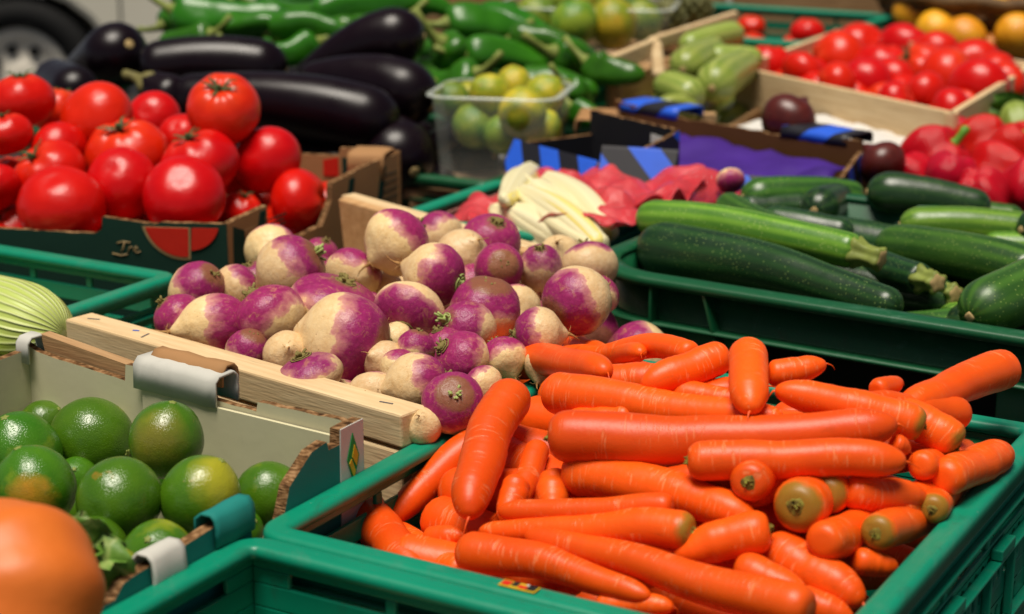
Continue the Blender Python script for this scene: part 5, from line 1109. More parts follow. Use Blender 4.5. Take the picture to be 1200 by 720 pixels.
def bar(name, p0, p1, w, h, mat, parent):               # bevelled lath between two points
    d = (p1 - p0); Mx = d.to_track_quat('X', 'Z').to_matrix().to_4x4(); V, Fc = [], []; box(V, Fc, (0, -w / 2, -h / 2), (d.length, w / 2, h / 2), Mx)
    o = mk(name, V, Fc, mat, parent, False, bevel=min(w, h) * .3); o.location = p0 - parent.location; return o
bar('loose_lath', atd(702, 82, 2.86), atd(770, 54, 3.0), .012, .030, M['wood'], mbx); bar('top_lath', atd(762, 52, 3.0), atd(862, 20, 3.3), .012, .022, M['wood'], mbx); bar('corner_lath', atd(768, 50, 2.99), atd(772, 92, 2.97), .02, .02, M['wood'], mbx)
GM = 'pale marrows in the back slat box'
ms = [(800, 82, 44, 2.82, 838, 60, 36, 3.0, 'pale marrow with a brown end dot facing the viewer, upper one'), (834, 104, 50, 2.74, 874, 76, 40, 2.92, 'pale marrow with its end facing the viewer, lower one'), (770, 98, 36, 2.78, 820, 118, 42, 2.72, 'short pale marrow sloping down at the near side'),
      (800, 56, 30, 3.0, 866, 40, 32, 3.1, 'pale marrow at the back of the box'), (826, 70, 34, 2.92, 892, 72, 30, 2.95, 'pale marrow lying level towards the tomatoes'), (770, 130, 34, 2.7, 815, 128, 36, 2.74, 'pale marrow low at the box corner')]
for i, (x0, y0, w0, d0, x1, y1, w1, d1_, l) in enumerate(ms): zucchini(atd(x0, y0, d0), atd(x1, y1, d1_), w0 / 2 / F * d0, w1 / 2 / F * d1_, l, M['zucpale'], .02, False, True, 60 + i, .04, .02, GM, 'marrow', 'marrow')
for i in range(6):
    p = MP[0] + (MP[1] - MP[0]) * (.2 + .3 * (i % 3)) + (MP[3] - MP[0]) * (.25 + .4 * (i // 3)); q = p + (MP[3] - MP[0]) * .3
    zucchini(Vector((p.x, p.y, CZ - .51)), Vector((q.x, q.y, CZ - .51)), .03, .026, 'marrow buried at the bottom of the slat box', M['zucpale'], 0, False, False, 80 + i, .04, .02, 'marrows of the bottom layer', 'marrow', 'marrow')

# wooden box of tomatoes at the right back
a0, a1, a3 = at(862, 78, .426), at(1118, 133, .426), at(982, 34, .426)
WP = [a0, a1, a1 + (a3 - a0), a3]
wz1 = CZ - .426
wbx = slatbox('wooden_tomato_box', 'pale wooden box of red tomatoes at the right back', WP, TABLE, wz1, M['wood'])
GW = 'tomatoes in the pale wooden box'
wt = [(902, 76, 24, 'at the left end by the front board'), (940, 84, 22, 'second along the front board'), (982, 74, 32, 'biggest one at the left rear'), (1008, 56, 26, 'behind the biggest one at the rear board'), (1060, 58, 28, 'rear middle'), (1034, 78, 28, 'in the middle of the left half'),
      (980, 98, 22, 'low near the front board, left of centre'), (1016, 98, 26, 'near the front board, centre'), (1046, 96, 26, 'right of centre'), (1078, 84, 30, 'middle of the box with a dark stem hole'), (1096, 66, 26, 'rear right of middle'), (1112, 90, 30, 'right half, large'),
      (1140, 78, 28, 'rear right'), (1086, 112, 24, 'near the front board, right half'), (1146, 106, 32, 'largest at the right end'), (1166, 88, 24, 'right end, behind the largest'), (1116, 130, 24, 'lowest right corner'), (1176, 100, 24, 'beside the leafy greens'), (1050, 118, 20, 'front row low by the board')]
L = [dict(p=at(x, y, .445), r=w * 1.12 / F * depth(at(x, y, .445)), l=l) for i, (x, y, w, l) in enumerate(wt)]; relax(L, 50, .88, .05, .5)
for i, d in enumerate(L): place('tomato', TOM[i % 4], d['p'], d['r'] * 1.06, vec(R.uniform(-1, 1), R.uniform(-.2, 1), R.uniform(-1, .6)), 'back box tomato, ' + d['l'], 'tomato', GW, None, (1, 1, 1), [('calyx', CAL[i % 3])] if i in (8, 9, 14) else [])
for i in range(5):
    for j in range(6):
        p = WP[0] + (WP[1] - WP[0]) * (.12 + j * .15) + (WP[3] - WP[0]) * (.12 + i * .19); place('tomato', TOM[(i + j) % 4], Vector((p.x, p.y, CZ - .475)), .04, vec(R.uniform(-1, 1), R.uniform(-1, 1), .5), 'tomato buried in the pale wooden box', 'tomato', 'tomatoes of the lower layer in the wooden box')
# tomatoes in the far crate
for i, (x, y, w, d, l) in enumerate([(946, 38, 20, 3.62, 'tomato inside the far green crate, largest'), (880, 32, 17, 3.8, 'tomato at the far left of the far crate')]):
    place('tomato', TOM[i % 4], atd(x, y, d), w / F * d, vec(0, .8, .3), l, 'tomato', 'tomatoes in the far green crate')
for i in range(12):
    p = fO - v60 * (.08 + (i % 4) * .085) + u60 * (.10 + (i // 4) * .12); place('tomato', TOM[i % 4], Vector((p.x, p.y, CZ - .50)), .04, vec(R.uniform(-1, 1), 1, 0), 'tomato at the bottom of the far crate', 'tomato', 'tomatoes at the bottom of the far crate')

xw = [atd(430, 30, 3.75), atd(850, 22, 4.0), atd(850, 4, 4.35), atd(440, 8, 4.1)]
xo = [atd(858, 22, 4.05), atd(1100, 26, 4.15), atd(1100, 6, 4.5), atd(858, 6, 4.4)]
slatbox('slat_box', 'dark wooden slat box behind the far green crate', xo, TABLE, CZ - .345, M['woodold'])
slatbox('slat_box', 'dark wooden slat box behind the green peppers at the very top', xw, TABLE, CZ - .345, M['woodold'])
for i in range(18):
    p = xw[0] + (xw[1] - xw[0]) * (.07 + (i % 9) * .107) + (xw[3] - xw[0]) * (.28 + .42 * (i // 9)); place('tomato', TOM[i % 4], Vector((p.x, p.y, CZ - .35 + R.uniform(-.01, .01))), .04, vec(R.uniform(-1, 1), R.uniform(-.2, 1), -.3), 'tomato in the dark slat box at the very top', 'tomato', 'tomatoes in the dark slat box at the top')

# white paper tray with dark red onions
WA, WB = at(838, 152, .478), at(1062, 186, .478); wn = Vector((-(WB - WA).y, (WB - WA).x, 0)).normalized()
crumple('white_paper', 'white wrapping paper spread before the pale wooden box', 'paper', [WA, WB, WB + wn * .17, WA + wn * .17], lambda s, t: CZ - .484 + .010 * t, .008, M['whitepaper'], 24, 16, 6)
ptr = Vector(((WA.x + WB.x) / 2, (WA.y + WB.y) / 2, 0)) + wn * .085; riser('wooden riser under the white paper', ptr, math.atan2((WB - WA).y, (WB - WA).x), .20, .07, TABLE, CZ - .488)
bo = NB('dark_red_onion_skin', .35, .5); M['onion'] = bo.col(bo.mix(bo.noise(bo.co('Object', (3, 3, 1)), 2, 5), (.035, .005, .004), (.13, .016, .010)))
def on_fn(th, ph): p = sph(th, ph, 1 + .02 * math.cos(4 * ph)); p.z = p.z * .85 + .35 * math.exp(-(th / .22) ** 2) - .1 * math.exp(-((math.pi - th) / .3) ** 2); return p
ON = base_meshes('red_onion', [on_fn], M['onion'], 36, 24)
for i, (x, y, w, h, l) in enumerate([(924, 142, 34, .435, 'dark red onion standing above the striped flap, largest'), (1034, 192, 28, .462, 'dark red onion between the striped box and the red peppers')]):
    p = at(x, y, h); place('red_onion', ON[0], p, w / F * depth(p), vec(.5 - i % 2, .6, -.3), l, 'onion', 'dark red onions on the white paper')

# red bell peppers
def bell_fn(seed, k=4):
    def fn(th, ph):
        lob = 1 + .11 * math.cos(k * ph + seed) * math.sin(th) + .04 * nz(math.cos(ph) + seed, math.sin(ph), math.cos(th) * 2); p = sph(th, ph, lob); s = math.sin(th)
        p.x *= 1.0 + .12 * math.cos(th); p.y *= 1.0 + .12 * math.cos(th); p.z = p.z * 1.12 - .38 * math.exp(-(th / .36) ** 2) + .22 * math.exp(-((math.pi - th) / .35) ** 2); return p
    return fn
BELL = base_meshes('bell_pepper', [bell_fn(0), bell_fn(1.4, 3), bell_fn(3.0)], M['rpep'], 48, 30)
V, Fc, UVs = [], [], []
tube([Vector((0, 0, .66)), Vector((0, 0, .76)), Vector((.0, .0, .80)), Vector((.02, 0, .95)), Vector((.08, .03, 1.15)), Vector((.17, .05, 1.34)), Vector((.19, .05, 1.36))], [.36, .33, .15, .12, .12, .15, .12], 16, lambda t, a: 1 + .15 * math.cos(5 * a) * (1 - t), V, Fc, UVs)
M['pepstem'] = plain('pepper_stem', (.10, .27, .02), .45, .4, .3, 20); _o = mk('stem', V, Fc, M['pepstem']); PST = _o.data; bpy.data.objects.remove(_o)
bells = [(1092, 188, 40, 2.50, (.55, .45, .3), 1, 'red bell pepper with a bright green stem, front left of the heap'), (1112, 208, 30, 2.46, (.2, .8, .2), 0, 'red bell pepper lobe low at the crate rim'), (1150, 172, 36, 2.58, (.7, .3, .3), 0, 'red bell pepper behind the stemmed one'), (1172, 206, 40, 2.44, (-.6, .2, -.5), 0, 'red bell pepper leaning to the right front'), (1190, 178, 34, 2.54, (.3, .6, .4), 1, 'red bell pepper at the picture edge near the leaves'),
    (1150, 230, 34, 2.42, (.3, -.6, -.4), 0, 'red bell pepper just above the zucchini crate'), (1206, 222, 36, 2.42, (.3, .6, -.4), 0, 'red bell pepper cut by the picture edge low'), (1118, 166, 26, 2.62, (.2, .6, -.4), 0, 'red bell pepper at the back of the heap'), (1070, 206, 26, 2.48, (-.5, .6, -.4), 0, 'red bell pepper at the left foot of the heap')]
L = [dict(p=atd(x, y, d - .10), r=w * 1.02 / F * (d - .10)) for x, y, w, d, ax, st, l in bells]; relax(L, 60, .92)
for i, (x, y, w, d, ax, st, l) in enumerate(bells):
    place('bell_pepper', BELL[i % 3], L[i]['p'], L[i]['r'] * .96, vec(*ax), l, 'pepper', 'red bell peppers', None, (1, 1, 1), [('stem', PST)] if st else [])
bp = at(1150, 250, .50); bc0 = atd(1092, 236, 2.50); bc0.z = 0
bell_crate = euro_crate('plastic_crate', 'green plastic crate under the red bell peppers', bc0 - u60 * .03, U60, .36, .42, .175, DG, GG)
for i in range(8):
    p = bc0 + u60 * (.07 + (i // 4) * .14) + v60 * (.07 + (i % 4) * .09); place('bell_pepper', BELL[i % 3], Vector((p.x, p.y, CZ - .565)), .04, vec(R.uniform(-1, 1), 1, 0), 'red bell pepper at the bottom of its crate', 'pepper', 'red bell peppers of the bottom layer')
# green rim bit and leafy fennel at the right edge
def leaf_bunch(name, label, cat, c, n, ln, w, mat, sd, lean=Vector((0, 0, 1)), spread=.9, stalk=None):
    rr = random.Random(sd); t = thing(name, label, cat, c); V, Fc = [], []; Vs, Fs, Us = [], [], []
    for k in range(n):
        d = (lean + Vector((rr.uniform(-1, 1), rr.uniform(-1, 1), rr.uniform(-.2, .6))) * spread).normalized(); l = ln * rr.uniform(.6, 1.1); s = d.cross(Vector((rr.uniform(-1, 1), rr.uniform(-1, 1), .3))).normalized(); up = s.cross(d); m = 9; b = len(V); f = rr.uniform(4, 9)
        for i in range(m):
            q = i / (m - 1); p = d * l * q + Vector((0, 0, -.35 * l * q * q)); ww = w * math.sin(math.pi * min(1, .08 + q * .9)) ** .7 * rr.uniform(.85, 1.1)
            for j in (-1, -.5, 0, .5, 1): V.append(p + s * ww * j + up * (ww * .35 * j * j + ww * .25 * math.sin(q * f * 3 + j * 4) * abs(j)))
        for i in range(m - 1):
            for j in range(4): Fc.append([b + i * 5 + j, b + (i + 1) * 5 + j, b + (i + 1) * 5 + j + 1, b + i * 5 + j + 1])
        tube([Vector((0, 0, 0)), d * l * .25, d * l * .55 + Vector((0, 0, -.1 * l))], [w * .12, w * .10, w * .04], 6, None, Vs, Fs, Us)
    mk('leaves', V, Fc, mat, t); mk('stalks', Vs, Fs, stalk or M['stem'], t); return t
ml = NB('leaf_green', .45, .4); M['leaf'] = ml.col(ml.mix(ml.noise(ml.co(), 40, 4), (.03, .10, .012), (.12, .26, .03))); ml.set('Subsurface Weight', .0)
leaf_bunch('leafy_greens', 'bunch of leafy greens with pale stalks at the right edge', 'greens', atd(1200, 140, 2.72), 16, .09, .018, M['leaf'], 4, Vector((-.2, -.2, .6)), .9)
blob_ = base_meshes('fennel_bulb', [lambda th, ph: Vector((math.sin(th) * math.cos(ph), math.sin(th) * math.sin(ph) * .75, math.cos(th) * 1.25 + .0)) * (1 + .04 * math.cos(6 * ph))], M['zucpale'], 30, 18)
place('fennel_bulb', blob_[0], atd(1200, 158, 2.66), .04, vec(-.3, .7, 0), 'pale green fennel bulb at the right edge under the leaves', 'fennel', None)
riser('wooden riser under the leafy greens', atd(1225, 150, 2.72), math.radians(-30), .10, .07, TABLE, CZ - .475)

# basket of oranges
bkc = atd(1185, 6, 3.72); bz = CZ - .40
bkt = thing('wicker_basket', 'dark wicker basket of oranges at the top right', 'basket', Vector((bkc.x, bkc.y, bz - .16)))
M['wicker'] = m_wood('wicker', (.07, .035, .012), (.20, .11, .04)); V, Fc, UVs = [], [], []
for k in range(10):
    r = .17 + .010 * k; z = .006 + k * .0165; m = 96
    tube([Vector((math.cos(2 * math.pi * i / m) * (r + .006 * (1 if (i // 2 + k) % 2 else -1)), math.sin(2 * math.pi * i / m) * (r + .006 * (1 if (i // 2 + k) % 2 else -1)), z)) for i in range(m + 1)], [.0085] * (m + 1), 6, None, V, Fc, UVs)
mk('woven_wall', V, Fc, M['wicker'], bkt); V, Fc, UVs = [], [], []
tube([Vector((math.cos(2 * math.pi * i / 60) * .272, math.sin(2 * math.pi * i / 60) * .272, .172 + .003 * math.sin(i * 1.6))) for i in range(61)], [.013] * 61, 8, None, V, Fc, UVs); mk('rim', V, Fc, M['wicker'], bkt)
V, Fc, UVs = [], [], []
for i in range(48):
    a = 2 * math.pi * i / 48; tube([Vector((math.cos(a) * .17, math.sin(a) * .17, 0)), Vector((math.cos(a) * .265, math.sin(a) * .265, .17))], [.004, .004], 5, None, V, Fc, UVs)
mk('stake', V, Fc, M['wicker'], bkt)['kind'] = 'stuff'
V, Fc, UVs = [], [], []; tube([Vector((0, 0, .004)), Vector((0, 0, .010))], [.168, .168], 40, None, V, Fc, UVs); mk('base', V, Fc, M['wicker'], bkt, False)
riser('wooden riser under the orange basket', bkc, 0, .2, .2, TABLE, bz - .16)
ORG = base_meshes('orange', [lime_fn(51), lime_fn(63)], M['orange'], 36, 24)
og = [(1070, 14, 24, 3.62, 'leftmost orange in the basket'), (1116, 16, 25, 3.60, 'orange second from the left in the basket'), (1162, 20, 27, 3.55, 'orange in the middle, a dark dimple facing the viewer'), (1096, 36, 24, 3.53, 'orange at the near left of the basket'), (1130, 44, 25, 3.49, 'orange low at the near basket rim'), (1192, 42, 26, 3.47, 'orange at the near right by the picture edge'), (1140, -4, 24, 3.7, 'orange cut by the top edge, middle'), (1094, -8, 24, 3.7, 'orange cut by the top edge, left'), (1190, -6, 24, 3.65, 'orange cut by the top edge, right'), (1160, 58, 20, 3.5, 'orange half sunk behind the basket rim')]
L = [dict(p=atd(x, y, d), r=w / F * d, l=l) for x, y, w, d, l in og]; relax(L, 40, .92)
for i, d in enumerate(L): place('orange', ORG[i % 2], d['p'], d['r'], vec(R.uniform(-1, 1), R.uniform(-1, 1), R.uniform(-.5, 1)) if i != 2 else vec(-.1, .0, 1), d['l'], 'orange', 'oranges in the wicker basket')
for i in range(14):
    a = i * 2.4; q = .13 * math.sqrt(i / 14); place('orange', ORG[i % 2], Vector((bkc.x + math.cos(a) * q, bkc.y + math.sin(a) * q, bz - .10 + (.0 if q > .09 else .03))), .038, vec(1, 0, i % 3 - 1), 'orange buried in the basket', 'orange', 'oranges of the lower layer')

# chicory on red tissue
c0 = Vector((chO.x, chO.y, 0)); cc = [c0, c0 + v60 * .225, c0 + v60 * .225 + u60 * .245, c0 + u60 * .245]
cc = [cc[0] + u60 * .024 + v60 * .05, cc[1] - u60 * .01 + v60 * .075, cc[2] + v60 * .07 + u60 * .03, cc[3] + v60 * .035 + u60 * .02]
crumple('tissue_paper', 'crumpled red tissue paper around the chicory', 'tissue paper', cc, lambda s, t: CZ - .492 + .030 * max(s, t) ** 2, .032, M['redpaper'], 54, 13, 3)
r2 = [at(720, 262, .47), at(800, 246, .47), at(890, 222, .47), at(760, 232, .47)]
crumple('tissue_paper', 'red tissue bunched behind the bright green zucchini', 'tissue paper', r2, lambda s, t: CZ - .478 + .03 * math.sin(math.pi * s), .014, M['redpaper'], 24, 14, 9)
bc = NB('chicory_leaf', .4, .4); uvn = bc.co('UV'); _u, _v, _ = bc.xyz(bc.raw('UV')); M['chic'] = bc.col(bc.mix(bc.noise(bc.co('UV', (14, 4, 1)), 1, 3), (.72, .62, .30), (.82, .78, .55))); bc.bump(bc.noise(bc.co('UV', (40, 3, 1)), 1, 3), .5, .002)
bc2 = NB('chicory_tip', .4, .4); M['chict'] = bc2.col(bc2.mix(bc2.noise(bc2.co('UV', (14, 4, 1)), 1, 3), (.70, .56, .10), (.80, .70, .28)))
def chicory(p0, p1, r0, label, sd):
    L = (p1 - p0).length; n = 26; ts = tsamp(n); c = Vector(p0); rr = random.Random(sd); o = None
    for lf in range(4):
        off = Vector((rr.uniform(-1, 1), rr.uniform(-1, 1), rr.uniform(-.3, .8))) * r0 * (.35 if lf else 0); pts = resample(p0 + off * .5, p1 + off * (.6 if lf else 0), rr.uniform(-.04, .04), ts, 0, sd); sc = 1 if lf == 0 else .8
        rad = [r0 * sc * (.62 + .55 * math.sin(math.pi * min(1, .15 + t * .85))) * kk for t, kk in zip(ts, ends(ts, L, r0, r0 * .4, .6, 2.2, .5, .06))]
        V, Fc, UVs = tube([p - c for p in pts], rad, 24, lambda t, a: 1 + .06 * math.cos(6 * a + sd + lf) + .10 * max(0, math.cos(2 * a + lf)) )
        if o is None: o = mk('chicory', V, Fc, M['chic'], None, True, UVs); o.location = c; tag(o, label, 'chicory', 'pale chicory on red tissue')
        else: mk('leaf', V, Fc, M['chic'] if lf < 3 else M['chict'], o, True, UVs)
for i, (x0, y0, x1, y1, w, h, l) in enumerate([(592, 236, 622, 200, 24, .425, 'short chicory head standing at the left of the bunch'), (612, 224, 704, 290, 28, .426, 'long chicory head running down to the turnips'), (640, 208, 712, 276, 26, .428, 'chicory head at the back with a pointed tip'), (578, 244, 650, 290, 26, .444, 'white chicory butt at the near left of the bunch'), (624, 214, 690, 262, 26, .424, 'chicory head in the middle, yellow tipped'), (604, 206, 630, 236, 20, .428, 'thin chicory tip sticking up behind'), (596, 246, 676, 292, 28, .440, 'chicory head lying lowest towards the turnips')]):
    chicory(at(x1, y1, h + .045), at(x0, y0, h + .022), w / 2 / F * depth(at(x0, y0, h)) * 1.2, l, i + 3)
# round turnip in the purple lined box
p = at(856, 212, .447); o = place('turnip', TUR[1], p, 17 / F * depth(p), vec(.1, -.6, .4), 'small pale turnip lying on the striped box edge by the red tissue', 'turnip', None)

# chinese cabbage in the left crate
def cabbage(p0, p1, r, label, group=None):
    n = 40; ts = tsamp(n); L = (p1 - p0).length; pts = [p0.lerp(p1, t) for t in ts]; k = ends(ts, L, r, r, 1.6, 1.3, .1, .25); c = Vector(p0); o = None
    bcab = NB('cabbage_leaf', .4, .4); uu, vv, _ = bcab.xyz(bcab.raw('UV')); vein = bcab.math('POWER', bcab.math('ADD', bcab.math('MULTIPLY', bcab.math('SINE', bcab.math('ADD', bcab.math('MULTIPLY', uu, 220), bcab.math('MULTIPLY', bcab.noise(bcab.co('UV', (2, 14, 1)), 1, 2), 9))), .5), .5), 3.0)
    M['cab'] = bcab.col(bcab.mix(vein, bcab.mix(bcab.noise(bcab.co(), 9, 3), (.36, .47, .08), (.55, .62, .17)), (.58, .64, .27))); bcab.bump(vein, .6, .003)
    for lf in range(3):
        off = Vector((0, 0, -.006 * lf)); a0 = lf * 2.1
        V, Fc, UVs = tube([p + off - c for p in pts], [r * (1 - .03 * lf) * kk for kk in k], 64, lambda t, a: 1 + .012 * math.cos(26 * a + 3 * math.sin(t * 4 + lf)) + .08 * math.cos(a + a0))
        if o is None: o = mk('chinese_cabbage', V, Fc, M['cab'], None, True, UVs); o.location = c; tag(o, label, 'cabbage', group)
        else: mk('leaf', V, Fc, M['cab'], o, True, UVs)
cabbage(at(76, 392, .475), at(-90, 356, .475), 52 / F * 1.75, 'pale ribbed chinese cabbage lying in the left green crate')
cabbage(at(-10, 440, .50), at(-160, 400, .50), 50 / F * 1.7, 'second chinese cabbage, mostly outside the picture edge')
for i in range(4):
    q = CF - u60 * (.10 + i * .12) - v60 * .10; cabbage(Vector((q.x, q.y, .80)), Vector((q.x, q.y, .80)) - v60 * .24, .05, 'chinese cabbage lying at the bottom of the left crate', 'cabbages of the bottom layer')
# orange squash with leaf
def squash_fn(th, ph):
    r = 1 + .025 * math.cos(8 * ph) * math.sin(th); p = sph(th, ph, r); p.z = p.z * .9 - .16 * math.exp(-(th / .3) ** 2); return p
bs = NB('squash_rind', .45, .4); M['squash'] = bs.col(bs.mix(bs.noise(bs.co(), 2.2, 5), (.60, .125, .012), (.72, .175, .022))); bs.bump(bs.noise(bs.co(), 3, 2), .06, .01)
SQ = base_meshes('orange_squash', [squash_fn], M['squash'], 64, 40); pq = atd(8, 702, 1.03)
V, Fc, UVs = [], [], []; tube([Vector((0, 0, .68)), Vector((0, 0, .76)), Vector((.02, 0, .95)), Vector((.05, .02, 1.1))], [.2, .13, .10, .12], 12, lambda t, a: 1 + .12 * math.cos(5 * a), V, Fc, UVs); _o = mk('stalk', V, Fc, M['stemcut']); SQS = _o.data; bpy.data.objects.remove(_o)
place('orange_squash', SQ[0], pq, 118 / F * 1.03, vec(-.55, .25, .75), 'smooth orange squash beside the limes in the near corner', 'squash', None, None, (1, 1, 1), [('stalk', SQS)])
ml2 = NB('savoy_leaf', .45, .4); cv2 = ml2.co(); vor = ml2.voro(cv2, 55, 'DISTANCE_TO_EDGE'); M['savoy'] = ml2.col(ml2.mix(ml2.ramp(vor, [(.02, .45), (.12, 0.0)]), ml2.mix(ml2.noise(cv2, 20, 3), (.05, .14, .018), (.16, .30, .04)), (.42, .48, .16))); ml2.bump(vor, .5, .004)
leaf_bunch('savoy_cabbage', 'loose crinkled green leaves tucked behind the orange squash', 'cabbage leaf', atd(78, 668, 1.14), 12, .052, .020, M['savoy'], 8, vec(.5, .5, -.1), .75, M['savoy'])
# potatoes in the front crate
bp_ = NB('potato_skin', .6, .3); M['potato'] = bp_.col(bp_.mix(bp_.noise(bp_.co(), 3, 5), (.42, .26, .09), (.60, .42, .18))); bp_.bump(bp_.noise(bp_.co(), 6, 4), .3, .01)
def pot_fn(sd):
    return lambda th, ph: sph(th, ph, 1 + .12 * nz(math.sin(th) * math.cos(ph) + sd, math.sin(th) * math.sin(ph), math.cos(th))) * 1.0
POT = base_meshes('potato', [pot_fn(1), pot_fn(5)], M['potato'], 28, 18)
pp0 = at(462, 742, .555); place('potato', POT[0], pp0, 26 / F * depth(pp0) * 1.1, vec(1, 0, .2), 'yellow potato just peeping in at the bottom edge', 'potato', 'potatoes in the front crate', 0, (.85, .85, 1.3))
for i in range(14):
    p = CO - u60 * (.08 + (i % 4) * .09) + v60 * (.07 + (i // 4) * .09); place('potato', POT[i % 2], Vector((p.x, p.y, CZ - .645 + (.03 if i % 3 == 0 else 0))), .034, vec(R.uniform(-1, 1), R.uniform(-1, 1), R.uniform(-1, 1)), 'potato lying deep in the front crate', 'potato', 'potatoes at the bottom of the front crate', 0, (.85, .85, 1.25))

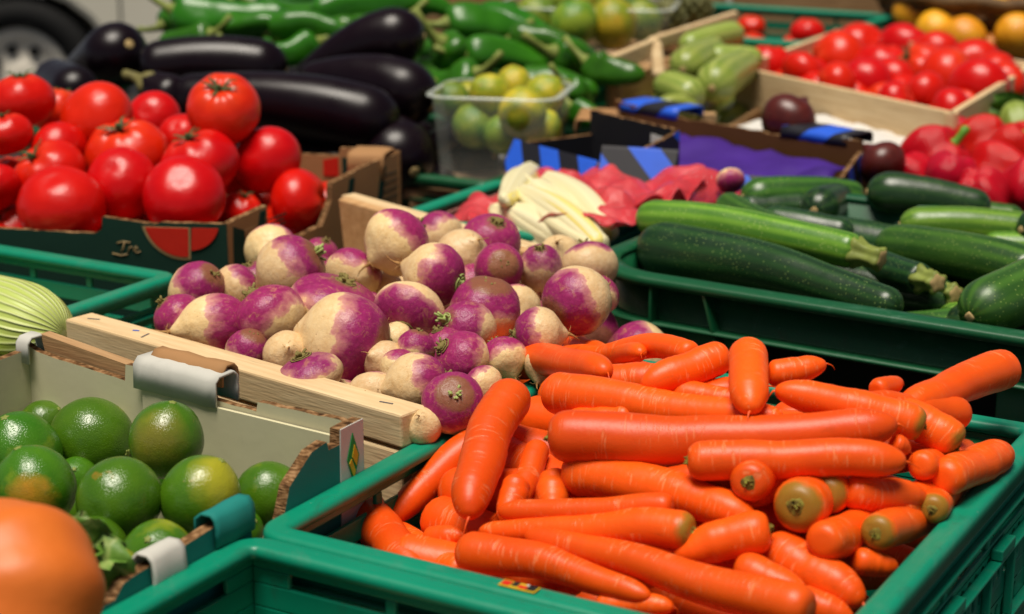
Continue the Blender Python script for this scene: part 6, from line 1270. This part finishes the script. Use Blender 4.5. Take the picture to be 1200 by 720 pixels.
# ---------------------------------------------------------------- parked car beyond the stall
def car():
    wc = atd(30, 92, 7.3); X0, Y0 = wc.x, wc.y - .06
    t = thing('parked_car', 'cream coloured parked car with steel wheels behind the stall', 'car', (X0, Y0, 0)); wb, wr, hub = 2.55, .31, .31
    pa = plain('cream_car_paint', (.80, .76, .62), .3, .5, .06, 3); gl = plain('car_glass', (.02, .025, .03), .08, .6, .1); rb = plain('tyre_rubber_and_hole_shade', (.010, .010, .010), .8, .2, .2); sl = plain('grey_sill_trim', (.06, .065, .07), .5, .4, .1); hb = plain('steel_hub', (.80, .74, .62), .35, .5, .25, 14)
    ar = .39; o = [(-.75, .28)] + [(ar * math.cos(math.pi - math.pi * i / 12), .26 + ar * math.sin(math.pi * i / 12)) for i in range(13)]
    o += [(wb + ar * math.cos(math.pi - math.pi * i / 12), .26 + ar * math.sin(math.pi * i / 12)) for i in range(13)] + [(wb + .78, .30), (wb + .82, .62), (wb + .70, .98), (wb + .25, 1.42), (.95, 1.44), (.25, 1.0), (-.55, .88), (-.8, .65)]
    V = [Vector((x, 0, z)) for x, z in o] + [Vector((x, 1.62, z)) for x, z in o]; n = len(o); Fc = [list(range(n)), list(reversed(range(n, 2 * n)))] + [[i + n, (i + 1) % n + n, (i + 1) % n, i] for i in range(n)]
    b = mk('body', V, Fc, pa, t, False, bevel=.03)
    for x0, x1 in ((.42, 1.35), (1.42, 2.35)):
        s0, s1 = (x0 + .28 if x0 < .5 else x0), x1; V, Fc = [], []; pts = [(x0, 1.0), (s1, 1.0), (s1, 1.36), (s0 + .25 if x0 < .5 else s0, 1.36)]
        V = [Vector((x, -.006, z)) for x, z in pts] + [Vector((x, .004, z)) for x, z in pts]; Fc = [[0, 1, 2, 3], [7, 6, 5, 4]] + [[i + 4, (i + 1) % 4 + 4, (i + 1) % 4, i] for i in range(4)]; mk('window', V, Fc, gl, t, False)
    V, Fc = [], []; box(V, Fc, (ar + .03, -.015, .22), (wb - ar - .03, .03, .36)); mk('sill', V, Fc, sl, t, False, bevel=.008)
    V, Fc = [], []; box(V, Fc, (-.84, -.01, .34), (-.45, 1.63, .52)); mk('bumper', V, Fc, sl, t, False, bevel=.03)
    V, Fc = [], []; box(V, Fc, (-.81, .05, .60), (-.70, .35, .74)); mk('headlight', V, Fc, gl, t, False, bevel=.02)
    V, Fc = [], []; box(V, Fc, (.40, -.004, .40), (.408, .004, .99)); mk('door_seam', V, Fc, rb, t, False); V, Fc = [], []; box(V, Fc, (1.38, -.004, .40), (1.388, .004, .99)); mk('door_seam', V, Fc, rb, t, False)
    for x in (0, wb):
        for y, sg in ((-.01, -1), (1.63, 1)):
            w = thing('wheel', None, None, (x, y, wr)); del_ = [w.__delitem__(k) for k in list(w.keys())]; w.parent = t
            V, Fc = [], []; m = 40; prof = [(.20, 0), (.27, -.0), (.30, .02), (wr, .05), (wr, .15), (.30, .19), (.20, .2)]
            for i in range(m):
                a = 2 * math.pi * i / m
                for r, yy in prof: V.append(Vector((math.cos(a) * r, -sg * yy * -1 * -1 if 0 else (yy if sg < 0 else -yy), math.sin(a) * r)))
            k = len(prof)
            for i in range(m):
                for j in range(k): Fc.append([i * k + j, ((i + 1) % m) * k + j, ((i + 1) % m) * k + (j + 1) % k, i * k + (j + 1) % k])
            mk('tyre', V, Fc, rb, w); V, Fc = [], []; b0 = 0; rings = [(.0, .02), (.06, .015), (.075, .03), (.13, .045), (.165, .02), (.185, .012), (.20, .03)]
            for r, yy in rings:
                for i in range(m): a = 2 * math.pi * i / m; V.append(Vector((math.cos(a) * max(r, .001), yy if sg < 0 else -yy, math.sin(a) * max(r, .001))))
            for q in range(len(rings) - 1):
                for i in range(m): Fc.append([q * m + i, q * m + (i + 1) % m, (q + 1) * m + (i + 1) % m, (q + 1) * m + i])
            mk('rim', V, Fc, hb, w); V, Fc, UVs = [], [], []
            for i in range(8):
                a = 2 * math.pi * i / 8 + .3; c = Vector((math.cos(a) * .115, (.030 if sg < 0 else -.030), math.sin(a) * .115)); tube([c, c + Vector((0, -.012 if sg < 0 else .012, 0))], [.022, .022], 14, None, V, Fc, UVs)
            mk('rim_hole_shade', V, Fc, rb, w, False)  # dark discs on the closed rim paint the shade inside its holes
car()

# ---------------------------------------------------------------- camera, light
cam = bpy.data.cameras.new('camera'); co = bpy.data.objects.new('camera', cam); COL.objects.link(co); co.location = EYE; co.rotation_euler = (math.pi / 2 - TH, 0, 0)
cam.sensor_width = 36; cam.lens = F / 1200 * 36; cam.clip_start = .05; cam.clip_end = 300; cam.dof.use_dof = True; cam.dof.focus_distance = 1.46; cam.dof.aperture_fstop = 6.2; S.camera = co
w = bpy.data.worlds.new('World'); S.world = w; w.use_nodes = True; nt = w.node_tree; sky = nt.nodes.new('ShaderNodeTexSky'); sky.sky_type = 'NISHITA'; sky.sun_disc = False
SE, SAZ = math.radians(76), math.radians(206)            # high soft sun, over the viewer's left shoulder
sky.sun_elevation = SE; sky.sun_rotation = SAZ; sky.air_density = .5; sky.dust_density = .3; sky.ozone_density = .6
bg = nt.nodes['Background']; hs_ = nt.nodes.new('ShaderNodeHueSaturation'); hs_.inputs['Saturation'].default_value = .45; nt.links.new(sky.outputs[0], hs_.inputs['Color']); nt.links.new(hs_.outputs[0], bg.inputs[0]); bg.inputs[1].default_value = .05
sun = bpy.data.lights.new('sun', 'SUN'); sun.energy = 5.0; sun.angle = math.radians(30); sun.color = (1, .92, .80); so = bpy.data.objects.new('sun', sun); COL.objects.link(so)
sdv = Vector((math.sin(SAZ) * math.cos(SE), math.cos(SAZ) * math.cos(SE), math.sin(SE))); so.rotation_euler = sdv.to_track_quat('Z', 'Y').to_euler(); so.location = (0, 2, 6)
S.view_settings.view_transform = 'Standard'; S.view_settings.look = 'None'; S.view_settings.exposure = -.05; S.view_settings.gamma = 1
S.cycles.max_bounces = 8; S.cycles.transparent_max_bounces = 12
